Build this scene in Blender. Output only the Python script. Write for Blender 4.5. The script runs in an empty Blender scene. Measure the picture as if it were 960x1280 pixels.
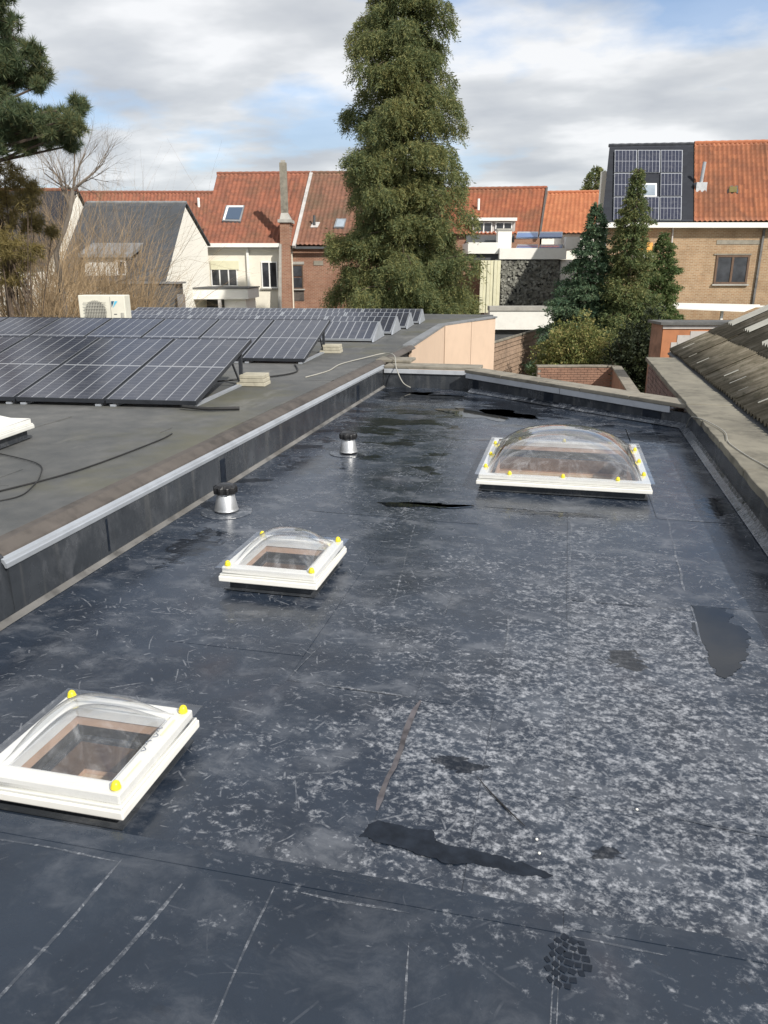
import bpy, bmesh, math, random
import numpy as np
from math import radians as R, sin, cos, pi
random.seed(7); rng = np.random.default_rng(11)
sc = bpy.context.scene
col = sc.collection
# ------------------------------------------------------------------ camera
EYE = 1.72                      # camera height above the membrane roof
PITCH, YAW = R(17.463), R(12.982)
FPX = 960.0
cam_d = bpy.data.cameras.new('camera'); cam = bpy.data.objects.new('camera', cam_d); col.objects.link(cam)
cam.location = (0, 0, EYE); cam.rotation_euler = (pi/2-PITCH, 0, YAW)
cam_d.sensor_fit = 'VERTICAL'; cam_d.sensor_height = 24; cam_d.lens = 18.0
cam_d.clip_start = .05; cam_d.clip_end = 3000
sc.camera = cam
# ------------------------------------------------------------------ sky, sun, exposure
SUN_AZ, SUN_EL = R(128), R(38)          # azimuth clockwise from +Y: behind the camera, to the right
w = bpy.data.worlds.new('World'); sc.world = w; w.use_nodes = True
wt = w.node_tree; wt.nodes.clear()
def wn(t, **k):
    n = wt.nodes.new(t)
    for a, b in k.items(): setattr(n, a, b)
    return n
L = wt.links.new
wo = wn('ShaderNodeOutputWorld'); bg = wn('ShaderNodeBackground'); L(bg.outputs[0], wo.inputs[0])
bg.inputs[1].default_value = .1
sky = wn('ShaderNodeTexSky', sky_type='NISHITA', sun_disc=False, sun_elevation=SUN_EL, sun_rotation=SUN_AZ)
sky.air_density = 1.0; sky.dust_density = .6; sky.ozone_density = 2.0
tc = wn('ShaderNodeTexCoord'); sep = wn('ShaderNodeSeparateXYZ'); L(tc.outputs['Generated'], sep.inputs[0])
def wm(op, a, b=None, c=None, clamp=False):
    n = wn('ShaderNodeMath', operation=op, use_clamp=clamp)
    for i, v in enumerate((a, b, c)):
        if v is None: continue
        if isinstance(v, (int, float)): n.inputs[i].default_value = v
        else: L(v, n.inputs[i])
    return n.outputs[0]
zc = wm('ADD', wm('MAXIMUM', sep.outputs[2], 0.0), .16)
cx, cy = wm('DIVIDE', sep.outputs[0], zc), wm('DIVIDE', sep.outputs[1], zc)
cmb = wn('ShaderNodeCombineXYZ'); L(cx, cmb.inputs[0]); L(cy, cmb.inputs[1])
def wnoise(scale, detail, rough, off, sx=1.0):
    mp = wn('ShaderNodeMapping'); mp.inputs['Location'].default_value = off
    mp.inputs['Scale'].default_value = (sx, 1, 1); L(cmb.outputs[0], mp.inputs[0])
    n = wn('ShaderNodeTexNoise'); n.inputs['Scale'].default_value = scale; n.inputs['Detail'].default_value = detail
    n.inputs['Roughness'].default_value = rough; L(mp.outputs[0], n.inputs['Vector']); return n.outputs['Fac']
def wramp(f, stops):
    n = wn('ShaderNodeValToRGB'); L(f, n.inputs[0]); e = n.color_ramp.elements
    while len(e) < len(stops): e.new(.5)
    for i, (p, c) in enumerate(stops): e[i].position = p; e[i].color = (*c, 1) if len(c) == 3 else c
    return n.outputs[0]
cover = wramp(wnoise(1.15, 7, .52, (15.79, 33.11, 0)), [(.315, (0, 0, 0)), (.485, (1, 1, 1))])
shade = wramp(wnoise(1.7, 5, .5, (8.3, 1.9, 0), .8), [(.34, (4.0, 4.15, 4.4)), (.49, (5.3, 5.4, 5.5)), (.60, (7.2, 7.2, 7.2))])
# horizon haze: the cover closes towards the horizon, as clouds seen edge-on do
lowc = wm('SUBTRACT', 1.0, wm('MULTIPLY', sep.outputs[2], 2.8), clamp=True)
fac = wm('MAXIMUM', cover, wm('MULTIPLY', lowc, .95), clamp=True)
fac = wm('MULTIPLY', fac, .93)
mx = wn('ShaderNodeMix', data_type='RGBA'); L(fac, mx.inputs[0])
skyb = wn('ShaderNodeMix', data_type='RGBA', blend_type='MULTIPLY'); skyb.inputs[0].default_value = 1
L(sky.outputs[0], skyb.inputs[6]); skyb.inputs[7].default_value = (.95, 1.08, 1.2, 1)
L(skyb.outputs[2], mx.inputs[6]); L(shade, mx.inputs[7]); L(mx.outputs[2], bg.inputs[0])
sd = bpy.data.lights.new('sun', 'SUN'); so = bpy.data.objects.new('sun', sd); col.objects.link(so)
sd.energy = 3.8; sd.angle = R(.9); sd.color = (1, .945, .86)
so.rotation_euler = (pi/2-SUN_EL, 0, pi-SUN_AZ); so.location = (6, -6, 9)
vs = sc.view_settings; vs.view_transform = 'Standard'; vs.look = 'None'; vs.exposure = .45; vs.gamma = 1; vs.use_curve_mapping = False
# ------------------------------------------------------------------ pixel -> place helpers (the photograph was surveyed at 960 x 1280)
def P(u, v, D):
    "point at horizontal distance D from the eye, in the eye's own compass frame (x right, y away)"
    a = (u-480)/FPX; b = -(v-640)/FPX
    t = D/(cos(PITCH)+b*sin(PITCH))
    return (a*t, D, EYE+t*(-sin(PITCH)+b*cos(PITCH)))
def TW(p):
    c, s = cos(YAW), sin(YAW); return (p[0]*c-p[1]*s, p[0]*s+p[1]*c, p[2])
def W(u, v, D): return TW(P(u, v, D))
GZ = -2.5
# ------------------------------------------------------------------ node material helper
class NT:
    def __init__(s, name):
        s.m = bpy.data.materials.new(name); s.m.use_nodes = True; s.t = s.m.node_tree; s.t.nodes.clear()
        s.out = s.n('ShaderNodeOutputMaterial'); s.tc = s.n('ShaderNodeTexCoord')
    def n(s, t, **k):
        x = s.t.nodes.new(t)
        for a, b in k.items(): setattr(x, a, b)
        return x
    def put(s, inp, v):
        if v is None: return
        if isinstance(v, (int, float)): inp.default_value = v
        elif isinstance(v, tuple): inp.default_value = v if len(v) != 3 or inp.type != 'RGBA' else (*v, 1)
        else: s.t.links.new(v, inp)
    def math(s, op, a, b=None, c=None, clamp=False):
        x = s.n('ShaderNodeMath', operation=op, use_clamp=clamp)
        for i, v in enumerate((a, b, c)): s.put(x.inputs[i], v)
        return x.outputs[0]
    def map(s, vec, scale=(1, 1, 1), rot=(0, 0, 0), loc=(0, 0, 0)):
        x = s.n('ShaderNodeMapping'); s.put(x.inputs[0], vec); x.inputs['Scale'].default_value = scale
        x.inputs['Rotation'].default_value = rot; x.inputs['Location'].default_value = loc; return x.outputs[0]
    def noise(s, vec, scale, detail=4, rough=.5, dist=0, color=False):
        x = s.n('ShaderNodeTexNoise'); s.put(x.inputs['Vector'], vec); x.inputs['Scale'].default_value = scale
        x.inputs['Detail'].default_value = detail; x.inputs['Roughness'].default_value = rough; x.inputs['Distortion'].default_value = dist
        return x.outputs['Color' if color else 'Fac']
    def voro(s, vec, scale, feature='F1'):
        x = s.n('ShaderNodeTexVoronoi', feature=feature); s.put(x.inputs['Vector'], vec); x.inputs['Scale'].default_value = scale
        return x.outputs
    def ramp(s, f, stops, interp='LINEAR'):
        x = s.n('ShaderNodeValToRGB'); s.put(x.inputs[0], f); e = x.color_ramp.elements; x.color_ramp.interpolation = interp
        while len(e) < len(stops): e.new(.5)
        for i, (p, c) in enumerate(stops):
            e[i].position = p; e[i].color = (c, c, c, 1) if isinstance(c, (int, float)) else (*c, 1)
        return x.outputs[0]
    def step(s, f, lo, hi):
        x = s.n('ShaderNodeMapRange', interpolation_type='SMOOTHSTEP'); s.put(x.inputs[0], f)
        s.put(x.inputs[1], lo); s.put(x.inputs[2], hi); return x.outputs[0]
    def mix(s, f, a, b, mode='MIX'):
        x = s.n('ShaderNodeMix', data_type='RGBA', blend_type=mode); s.put(x.inputs[0], f); s.put(x.inputs[6], a); s.put(x.inputs[7], b)
        return x.outputs[2]
    def bump(s, h, strength=.3, dist=.01):
        x = s.n('ShaderNodeBump'); s.put(x.inputs['Height'], h); x.inputs['Strength'].default_value = strength
        x.inputs['Distance'].default_value = dist; return x.outputs[0]
    def bsdf(s, color, rough=.6, metal=0, normal=None, spec=.5, **k):
        x = s.n('ShaderNodeBsdfPrincipled'); s.put(x.inputs['Base Color'], color); s.put(x.inputs['Roughness'], rough)
        s.put(x.inputs['Metallic'], metal); s.put(x.inputs['Specular IOR Level'], spec)
        if normal is not None: s.put(x.inputs['Normal'], normal)
        for a, b in k.items(): s.put(x.inputs[a.replace('_', ' ')], b)
        s.t.links.new(x.outputs[0], s.out.inputs[0]); return s.m
    @property
    def obj(s): return s.tc.outputs['Object']
    @property
    def uv(s): return s.tc.outputs['UV']
    @property
    def pos(s): return s.n('ShaderNodeNewGeometry').outputs['Position']
M = {}
def plain(name, c, rough=.6, var=.18, scale=6, metal=0, bump=.15, spec=.5, dirt=0, bscale=None):
    "a painted or raw surface: base colour broken by two scales of noise, light relief and grime"
    t = NT(name); v = t.pos
    n1 = t.noise(v, scale, 5, .6); n2 = t.noise(v, scale*.17+.15, 3, .5)
    f = t.math('ADD', t.math('MULTIPLY', n1, .6), t.math('MULTIPLY', n2, .4))
    dark = tuple(x*(1-var*1.6) for x in c); lite = tuple(min(1, x*(1+var)) for x in c)
    cc = t.ramp(f, [(.3, dark), (.5, c), (.7, lite)])
    if dirt: cc = t.mix(t.math('MULTIPLY', t.step(t.noise(v, scale*.5, 6, .65), .5, .75), dirt), cc, (.06, .055, .047))
    r = t.math('ADD', t.math('MULTIPLY', n1, .25), rough-.12)
    M[name] = t.bsdf(cc, r, metal, t.bump(t.noise(v, bscale or scale*6, 4, .6), bump, .004), spec)
    return M[name]
# ---- roofing membrane
WET = [(-2.28, 4.32, .22, .5), (-2.2, 6.6, .4, .5), (.9, 8.6, .45, .4), (1.2, 6.0, .2, .4), (.38, 3.35, .12, .16), (-.30, 2.40, .16, .07), (0, 5.55, .7, .09), (.24, 2.04, .08, .06), (-1.9, 10.7, .9, .7), (-.6, 9.9, .9, .5)]
def membrane(name, kind):
    t = NT(name); p = t.pos
    warp = t.noise(p, 3.2, 3, .5, color=True)
    wv = t.n('ShaderNodeVectorMath', operation='MULTIPLY_ADD'); t.put(wv.inputs[0], warp); wv.inputs[1].default_value = (.22, .22, 0); t.put(wv.inputs[2], p)
    q = wv.outputs[0]
    sx = t.n('ShaderNodeSeparateXYZ'); t.put(sx.inputs[0], p); X, Y = sx.outputs[0], sx.outputs[1]
    big = t.noise(p, .55, 4, .55); mid = t.noise(q, 2.6, 5, .6)
    # weathering is worst in one trafficked area and thins out from it
    dx = t.math('DIVIDE', t.math('SUBTRACT', X, .4), 1.7); dy = t.math('DIVIDE', t.math('SUBTRACT', Y, 2.6), 3.0)
    dd = t.math('ADD', t.math('MULTIPLY', dx, dx), t.math('MULTIPLY', dy, dy))
    dens = t.math('SUBTRACT', 1.0, t.math('POWER', dd, .5), clamp=True)
    dens = t.math('ADD', t.math('MULTIPLY', dens, .72), t.math('MULTIPLY', t.math('SUBTRACT', t.noise(q, 1.5, 5, .62), .43), 1.7))
    pa_ = t.n('ShaderNodeAttribute', attribute_type='OBJECT', attribute_name='patina'); dens = t.math('ADD', dens, t.math('MULTIPLY', pa_.outputs['Fac'], .55))
    k = {'deck': .17, 'ledge': -.12, 'wall': -.5, 'seam': .55}[kind]
    dens = t.math('MINIMUM', t.math('ADD', dens, k), .80)
    # mottled lime bloom
    fine = t.math('ADD', t.math('MULTIPLY', t.noise(t.map(p, (1.0, 1.15, 1), (0, 0, .4)), 36, 6, .72, .25), .62), t.math('MULTIPLY', t.noise(t.map(p, (1, 1.6, 1), (0, 0, -.1)), 12, 5, .65, .3), .38))
    lo = t.math('SUBTRACT', .595, t.math('MULTIPLY', dens, .19)); bloom = t.step(fine, lo, t.math('ADD', lo, .17))
    bl2 = t.step(t.noise(p, 80, 5, .65), .38, .60)
    bloom = t.math('MULTIPLY', bloom, t.math('ADD', .28, t.math('MULTIPLY', bl2, .72)))
    # short curved scuffs, each lying its own way
    brk = t.step(t.noise(p, 55, 4, .65), .38, .6); sc_ = None
    for scl, wd, ln, prob, off in ((3.8, .016, .34, .34, 0.0), (7.0, .030, .30, .42, 3.7), (13.0, .06, .28, .42, 7.9)):
        pq = t.map(p, (scl, scl, 0), (0, 0, off), (off, off*1.3, 0)); vo = t.voro(pq, 1.0)
        lv = t.n('ShaderNodeVectorMath', operation='SUBTRACT'); t.put(lv.inputs[0], pq); t.put(lv.inputs[1], vo['Position'])
        cs = t.n('ShaderNodeSeparateColor'); t.put(cs.inputs[0], vo['Color'])
        ang = t.math('SUBTRACT', t.math('MULTIPLY', t.math('SUBTRACT', cs.outputs[0], .5), 2.6), off)
        vr = t.n('ShaderNodeVectorRotate', rotation_type='Z_AXIS'); t.put(vr.inputs['Vector'], lv.outputs[0]); t.put(vr.inputs['Angle'], ang)
        sp_ = t.n('ShaderNodeSeparateXYZ'); t.put(sp_.inputs[0], vr.outputs[0]); lx, ly = sp_.outputs[0], sp_.outputs[1]
        ly = t.math('ADD', ly, t.math('MULTIPLY', t.math('MULTIPLY', lx, lx), t.math('MULTIPLY', t.math('SUBTRACT', cs.outputs[2], .5), .8)))
        fa = t.math('SUBTRACT', 1.0, t.math('DIVIDE', t.math('ABSOLUTE', ly), t.math('MULTIPLY', wd, t.math('ADD', .5, cs.outputs[1]))), clamp=True)
        fb = t.math('SUBTRACT', 1.0, t.math('POWER', t.math('DIVIDE', t.math('ABSOLUTE', lx), ln), 3.0), clamp=True)
        on = t.math('LESS_THAN', t.math('FRACT', t.math('MULTIPLY', cs.outputs[1], 7.31)), t.math('MULTIPLY', t.math('ADD', .45, dens), prob))
        s_ = t.math('MULTIPLY', t.math('MULTIPLY', t.step(fa, .1, .7), fb), t.math('MULTIPLY', on, t.math('ADD', .35, t.math('MULTIPLY', brk, .65))))
        sc_ = s_ if sc_ is None else t.math('MAXIMUM', sc_, s_)
    sc_ = t.math('MULTIPLY', sc_, {'deck': .48, 'ledge': .13, 'wall': .2, 'seam': .8}[kind])
    # wide faint smears
    sm = t.math('MULTIPLY', t.step(t.noise(t.map(q, (1.2, 1.8, 1), (0, 0, .3)), 2.6, 8, .70), .47, .75), .30 if kind != 'ledge' else .20)
    white = t.math('MAXIMUM', t.math('MAXIMUM', bloom, sc_), sm)
    white = t.math('MULTIPLY', white, {'deck': .84, 'ledge': .62, 'wall': .45, 'seam': .58}[kind])
    base = {'deck': ((.009, .014, .024), (.030, .042, .063)), 'seam': ((.020, .026, .037), (.055, .066, .084)),
            'ledge': ((.008, .014, .025), (.022, .033, .051)), 'wall': ((.018, .021, .026), (.052, .058, .066))}[kind]
    c = t.ramp(t.math('ADD', t.math('MULTIPLY', mid, .55), t.math('MULTIPLY', big, .45)), [(.34, base[0]), (.66, base[1])])
    rust = t.math('MULTIPLY', t.step(t.noise(p, .9, 5, .6), .56, .72), .38)
    c = t.mix(rust, c, (.066, .052, .054))
    if kind == 'wall':
        st = t.noise(t.map(p, (9, 9, .8)), 1, 5, .6); c = t.mix(t.math('MULTIPLY', t.step(st, .52, .72), .35), c, (.13, .13, .125))
    c = t.mix(white, c, (.40, .415, .445))
    # grime veins
    c = t.mix(t.math('MULTIPLY', t.step(t.noise(q, 8, 8, .7), .6, .72), .5), c, (.016, .019, .025))
    # thin wet film, mostly towards the far end and the foot of the upstand
    wetm = t.math('ADD', t.math('MULTIPLY', t.math('SUBTRACT', Y, 6.8), .045, clamp=False), t.math('MULTIPLY', t.math('SUBTRACT', -1.2, X), .05))
    wn_ = t.noise(t.map(p, (1, 1.5, 1)), 7.5, 7, .62, .8)
    wf = t.math('ADD', t.math('MULTIPLY', t.math('SUBTRACT', t.noise(t.map(q, (1, 2.2, 1)), 1.25, 4, .55), .62), 3.0), t.math('MULTIPLY', t.math('MINIMUM', t.math('MAXIMUM', wetm, -.12), .13), 3.0))
    for (wx_, wy_, rx_, ry_) in WET if kind in ('deck', 'seam') else []:
        ex = t.math('DIVIDE', t.math('SUBTRACT', X, wx_), rx_); ey = t.math('DIVIDE', t.math('SUBTRACT', Y, wy_), ry_)
        wf = t.math('MAXIMUM', wf, t.math('ADD', t.math('SUBTRACT', .62, t.math('POWER', t.math('ADD', t.math('MULTIPLY', ex, ex), t.math('MULTIPLY', ey, ey)), .5)), t.math('MULTIPLY', t.math('SUBTRACT', wn_, .5), 2.4)))
    wet = t.step(wf, .0, .10)
    wet = t.math('MULTIPLY', wet, {'deck': 1.0, 'seam': 1.0, 'ledge': 0.0, 'wall': 0.0}[kind])
    c = t.mix(t.math('MULTIPLY', wet, .82), c, (.008, .010, .014))
    rough = t.math('ADD', .25, t.math('MULTIPLY', white, .35)); rough = t.math('ADD', rough, t.math('MULTIPLY', t.math('SUBTRACT', mid, .5), .35))
    rough = t.math('MAXIMUM', t.math('SUBTRACT', rough, t.math('MULTIPLY', wet, .34)), .08)
    h = t.math('ADD', t.math('MULTIPLY', t.noise(p, 5, 3, .55), 1.0), t.math('MULTIPLY', t.noise(p, 38, 3, .6), .22))
    M[name] = t.bsdf(c, rough, 0, t.bump(h, .38, .012), t.math('SUBTRACT', .5, t.math('MULTIPLY', wet, .25)))
for nm, kd in (('membrane', 'deck'), ('membrane_ledge', 'ledge'), ('membrane_wall', 'wall'), ('membrane_seam', 'seam')): membrane(nm, kd)
def felt():
    t = NT('old_felt'); p = t.pos
    n1 = t.noise(p, .6, 5, .6); n2 = t.noise(p, 5, 6, .65)
    c = t.ramp(t.math('ADD', t.math('MULTIPLY', n1, .6), t.math('MULTIPLY', n2, .4)), [(.32, (.050, .054, .056)), (.5, (.095, .097, .095)), (.68, (.155, .153, .146))])
    c = t.mix(t.math('MULTIPLY', t.step(t.noise(p, .45, 5, .65), .5, .68), .55), c, (.105, .10, .052))
    c = t.mix(t.math('MULTIPLY', t.step(t.noise(t.map(p, (1, .3, 1)), 1.6, 6, .7), .58, .7), .4), c, (.21, .205, .19))
    M['old_felt'] = t.bsdf(c, t.math('ADD', .55, t.math('MULTIPLY', n2, .3)), 0, t.bump(t.noise(p, 60, 4, .7), .35, .004), .4)
felt()
plain('brown_edge', (.085, .074, .066), .8, .35, 9, dirt=.4)
plain('rubbed', (.10, .092, .10), .8, .5, 16, dirt=.6)
plain('pale_dirt', (.14, .137, .132), .9, .6, 5, dirt=1.0)
plain('aluminium', (.44, .47, .51), .42, .12, 7, metal=.45, dirt=.2)
plain('zinc', (.55, .56, .57), .42, .15, 16, metal=.8, dirt=.25)
plain('trim_grey', (.42, .44, .47), .5, .12, 8, dirt=.25)
plain('white_pvc', (.83, .82, .775), .38, .06, 9, bump=.05, dirt=.16)
plain('grey_pvc', (.66, .66, .62), .4, .06, 12, bump=.03, dirt=.1)
plain('yellow_cap', (.80, .66, .03), .35, .06, 30, bump=.02)
plain('black_plastic', (.014, .014, .015), .35, .3, 30)
plain('black_rubber', (.018, .018, .018), .6, .3, 30)
plain('wood_lining', (.50, .33, .23), .6, .2, 9, dirt=.2)
plain('pale_batten', (.50, .38, .26), .65, .15, 9)
plain('dark_wood', (.11, .065, .04), .7, .3, 9)
plain('coping', (.235, .215, .175), .88, .35, 7, bump=.5, dirt=.55)
plain('coping_moss', (.20, .185, .145), .9, .4, 5, bump=.5, dirt=.6)
plain('concrete', (.36, .35, .32), .85, .2, 8, bump=.4, dirt=.3)
plain('paver', (.45, .42, .33), .85, .2, 14, bump=.4, dirt=.25)
plain('beige_panel', (.62, .47, .35), .7, .05, 3, bump=.05)
plain('cream_wall', (.74, .70, .60), .8, .06, 2.5, dirt=.12)
plain('white_wall', (.86, .84, .76), .8, .04, 2.5, dirt=.05)
plain('white_paint', (.78, .77, .72), .6, .06, 4, dirt=.1)
plain('pale_yellow', (.66, .64, .46), .6, .08, 4)
plain('mortar', (.26, .23, .20), .95, .2, 20)
plain('dark_render', (.075, .08, .085), .7, .2, 3)
plain('dark_void', (.012, .012, .013), .8, .2, 3)
plain('anthracite', (.03, .034, .042), .5, .2, 5)
plain('frame_white', (.78, .78, .76), .4, .04, 6)
plain('lead', (.20, .21, .22), .6, .2, 6)
plain('brick_red', (.26, .15, .105), .85, .35, 3.1, dirt=.3)
plain('brick_purple', (.19, .12, .105), .88, .4, 3.1, dirt=.4)
plain('orange_paint', (.40, .165, .075), .8, .2, 5, dirt=.2)
plain('plaster_grey', (.46, .44, .42), .9, .25, 4, dirt=.3)
plain('orange_cloth', (.62, .30, .07), .8, .1, 4)
plain('fence_wood', (.27, .19, .135), .85, .35, 6, dirt=.5, bump=.4)
plain('cable_grey', (.36, .35, .31), .6, .15, 20)
plain('bark', (.085, .062, .045), .95, .4, 8, bump=.7)
plain('bark_grey', (.15, .13, .11), .95, .35, 8, bump=.6)
plain('twig', (.30, .215, .125), .95, .4, 3)
plain('twig_grey', (.19, .16, .13), .95, .35, 3)
plain('soil', (.085, .075, .05), .95, .4, .8, bump=.6)
plain('paving', (.36, .31, .25), .9, .25, 2.5, dirt=.3)
plain('ac_cream', (.70, .68, .58), .5, .06, 5, dirt=.1)
plain('ac_grille', (.40, .39, .34), .5, .1, 5)
plain('logo_dark', (.02, .09, .16), .4, .02, 5)
plain('logo_light', (.10, .50, .72), .4, .02, 5)
plain('ivy_leaf', (.17, .17, .145), .7, .6, 5)
plain('ink', (.03, .05, .10), .5, .1, 20)
plain('ink_yellow', (.76, .73, .45), .5, .1, 20)
plain('asbestos_light', (.40, .39, .34), .7, .15, 5, dirt=.3)
plain('collector_blue', (.10, .17, .34), .15, .08, 2, bump=.01)
def brick_mat(name, c1, c2, mortar, s=1.0):
    t = NT(name); v = t.map(t.obj, (1, 1, 1), (pi/2, 0, 0))
    b = t.n('ShaderNodeTexBrick'); t.put(b.inputs['Vector'], v); b.inputs['Color1'].default_value = (*c1, 1); b.inputs['Color2'].default_value = (*c2, 1)
    b.inputs['Mortar'].default_value = (*mortar, 1); b.inputs['Scale'].default_value = s; b.inputs['Brick Width'].default_value = .215
    b.inputs['Row Height'].default_value = .072; b.inputs['Mortar Size'].default_value = .011; b.inputs['Bias'].default_value = -.1
    n = t.noise(t.pos, 1.1, 5, .65); cc = t.mix(t.math('MULTIPLY', t.step(n, .42, .7), .55), b.outputs[0], tuple(x*.55 for x in c1))
    cc = t.mix(t.math('MULTIPLY', t.step(t.noise(t.pos, 3.7, 5, .6), .5, .75), .35), cc, tuple(min(1, x*1.5) for x in c2))
    M[name] = t.bsdf(cc, .9, 0, t.bump(b.outputs['Fac'], -.5, .012), .3)
brick_mat('brick_far_tan', (.36, .235, .135), (.27, .165, .09), (.40, .335, .24))
brick_mat('brick_far_red', (.30, .15, .095), (.22, .10, .065), (.33, .25, .19))
def tile_mat(name, c1, c2, moss, mossamt):
    t = NT(name); fl = t.n('ShaderNodeVectorMath', operation='FLOOR'); t.put(fl.inputs[0], t.uv)
    wn_ = t.n('ShaderNodeTexWhiteNoise', noise_dimensions='2D'); t.put(wn_.inputs[0], fl.outputs[0])
    c = t.mix(wn_.outputs[0], c1, c2)
    big = t.noise(t.pos, .5, 5, .65)
    c = t.mix(t.math('MULTIPLY', t.step(big, .42, .68), mossamt), c, moss)
    st = t.noise(t.map(t.uv, (.7, .09, 1)), 1, 4, .6)
    c = t.mix(t.math('MULTIPLY', t.step(st, .52, .72), mossamt*.8), c, tuple(x*.5 for x in moss))
    fr = t.n('ShaderNodeVectorMath', operation='FRACTION'); t.put(fr.inputs[0], t.uv); s = t.n('ShaderNodeSeparateXYZ'); t.put(s.inputs[0], fr.outputs[0])
    M[name] = t.bsdf(c, .8, 0, t.bump(t.noise(t.pos, 30, 3, .6), .2, .004), .35)
tile_mat('tile_red', (.33, .125, .075), (.22, .09, .06), (.13, .085, .055), .5)
tile_mat('tile_brown', (.27, .13, .085), (.20, .10, .07), (.115, .09, .06), .7)
tile_mat('tile_brick', (.36, .13, .065), (.27, .09, .05), (.13, .08, .05), .55)
tile_mat('tile_orange', (.48, .19, .09), (.38, .135, .065), (.30, .13, .07), .25)
tile_mat('tile_orange_dark', (.41, .16, .08), (.29, .11, .06), (.15, .085, .055), .5)
tile_mat('slate', (.085, .095, .11), (.065, .073, .085), (.09, .09, .085), .4)
tile_mat('slate_dark', (.035, .04, .052), (.028, .031, .042), (.03, .032, .036), .3)
def corrug():
    t = NT('asbestos'); p = t.pos; n = t.noise(p, 1.3, 6, .7); n2 = t.noise(t.map(p, (.6, 5, 1)), 3.0, 5, .65)
    c = t.ramp(t.math('ADD', t.math('MULTIPLY', n, .5), t.math('MULTIPLY', n2, .5)), [(.36, (.058, .050, .034)), (.5, (.125, .108, .078)), (.63, (.23, .205, .16))])
    c = t.mix(t.math('MULTIPLY', t.step(t.noise(p, 9, 6, .7), .52, .66), .6), c, (.05, .05, .028))
    M['asbestos'] = t.bsdf(c, .95, 0, t.bump(t.noise(p, 40, 5, .7), .6, .008), .2)
corrug()
def pv_mat(name, nx, ny, mid, cell=(.024, .027, .040), line=(.25, .26, .28)):
    t = NT(name); s = t.n('ShaderNodeSeparateXYZ'); t.put(s.inputs[0], t.uv)
    def grid(x, n, wd):
        f = t.math('FRACT', t.math('MULTIPLY', x, n)); d = t.math('MINIMUM', f, t.math('SUBTRACT', 1, f)); return t.math('LESS_THAN', d, wd*n/2)
    gx = grid(s.outputs[0], nx, .013); gy = grid(s.outputs[1], ny, .0035)
    li = t.math('MAXIMUM', gx, t.math('MULTIPLY', gy, .25))
    if mid: li = t.math('MAXIMUM', li, t.math('LESS_THAN', t.math('ABSOLUTE', t.math('SUBTRACT', s.outputs[1], .5)), .0075))
    ed = t.math('MAXIMUM', t.math('LESS_THAN', s.outputs[0], .012), t.math('GREATER_THAN', s.outputs[0], .988))
    li = t.math('MAXIMUM', li, ed)
    n = t.noise(t.pos, 1.2, 4, .6); cc = t.mix(n, cell, tuple(x*1.7 for x in cell))
    cc = t.mix(li, cc, line); cc = t.mix(t.math('MULTIPLY', t.step(t.noise(t.pos, 5, 6, .7), .45, .8), .16), cc, (.3, .29, .27))
    M[name] = t.bsdf(cc, t.math('ADD', .10, t.math('MULTIPLY', t.noise(t.pos, 9, 5, .6), .14)), 0, None, .5)
pv_mat('pv_cells', 6, 24, True); pv_mat('pv_cells_wide', 10, 6, False); pv_mat('pv_cells_roof', 6, 4, True, (.018, .02, .034), (.34, .35, .38))
def glassy(name, tint, refl=1.0):
    t = NT(name); lw = t.n('ShaderNodeLayerWeight'); lw.inputs[0].default_value = .5; fres = t.math('ADD', .06, t.math('MULTIPLY', t.math('POWER', lw.outputs['Facing'], 3.2), .9))
    tr = t.n('ShaderNodeBsdfTransparent'); tr.inputs[0].default_value = (*tint, 1)
    gl = t.n('ShaderNodeBsdfGlossy'); gl.inputs[1].default_value = .03
    bp = t.bump(t.noise(t.pos, 4, 3, .5), .10, .02); t.put(gl.inputs['Normal'], bp)
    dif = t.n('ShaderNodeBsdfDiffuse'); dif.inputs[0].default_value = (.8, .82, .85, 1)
    haze = t.math('ADD', .02, t.math('MULTIPLY', t.step(t.noise(t.map(t.pos, (1, 1, .4)), 9, 6, .7, 1.0), .48, .75), .16))  # whitish sky reflection put into the dome colour as patchy diffuse haze
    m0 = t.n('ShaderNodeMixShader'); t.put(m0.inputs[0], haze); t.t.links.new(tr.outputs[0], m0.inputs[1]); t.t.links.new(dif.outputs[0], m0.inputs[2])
    m1 = t.n('ShaderNodeMixShader'); t.put(m1.inputs[0], t.math('MULTIPLY', fres, refl, clamp=True)); t.t.links.new(m0.outputs[0], m1.inputs[1]); t.t.links.new(gl.outputs[0], m1.inputs[2])
    t.t.links.new(m1.outputs[0], t.out.inputs[0]); M[name] = t.m
glassy('acrylic', (.97, .975, .98), 1.0)
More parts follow.
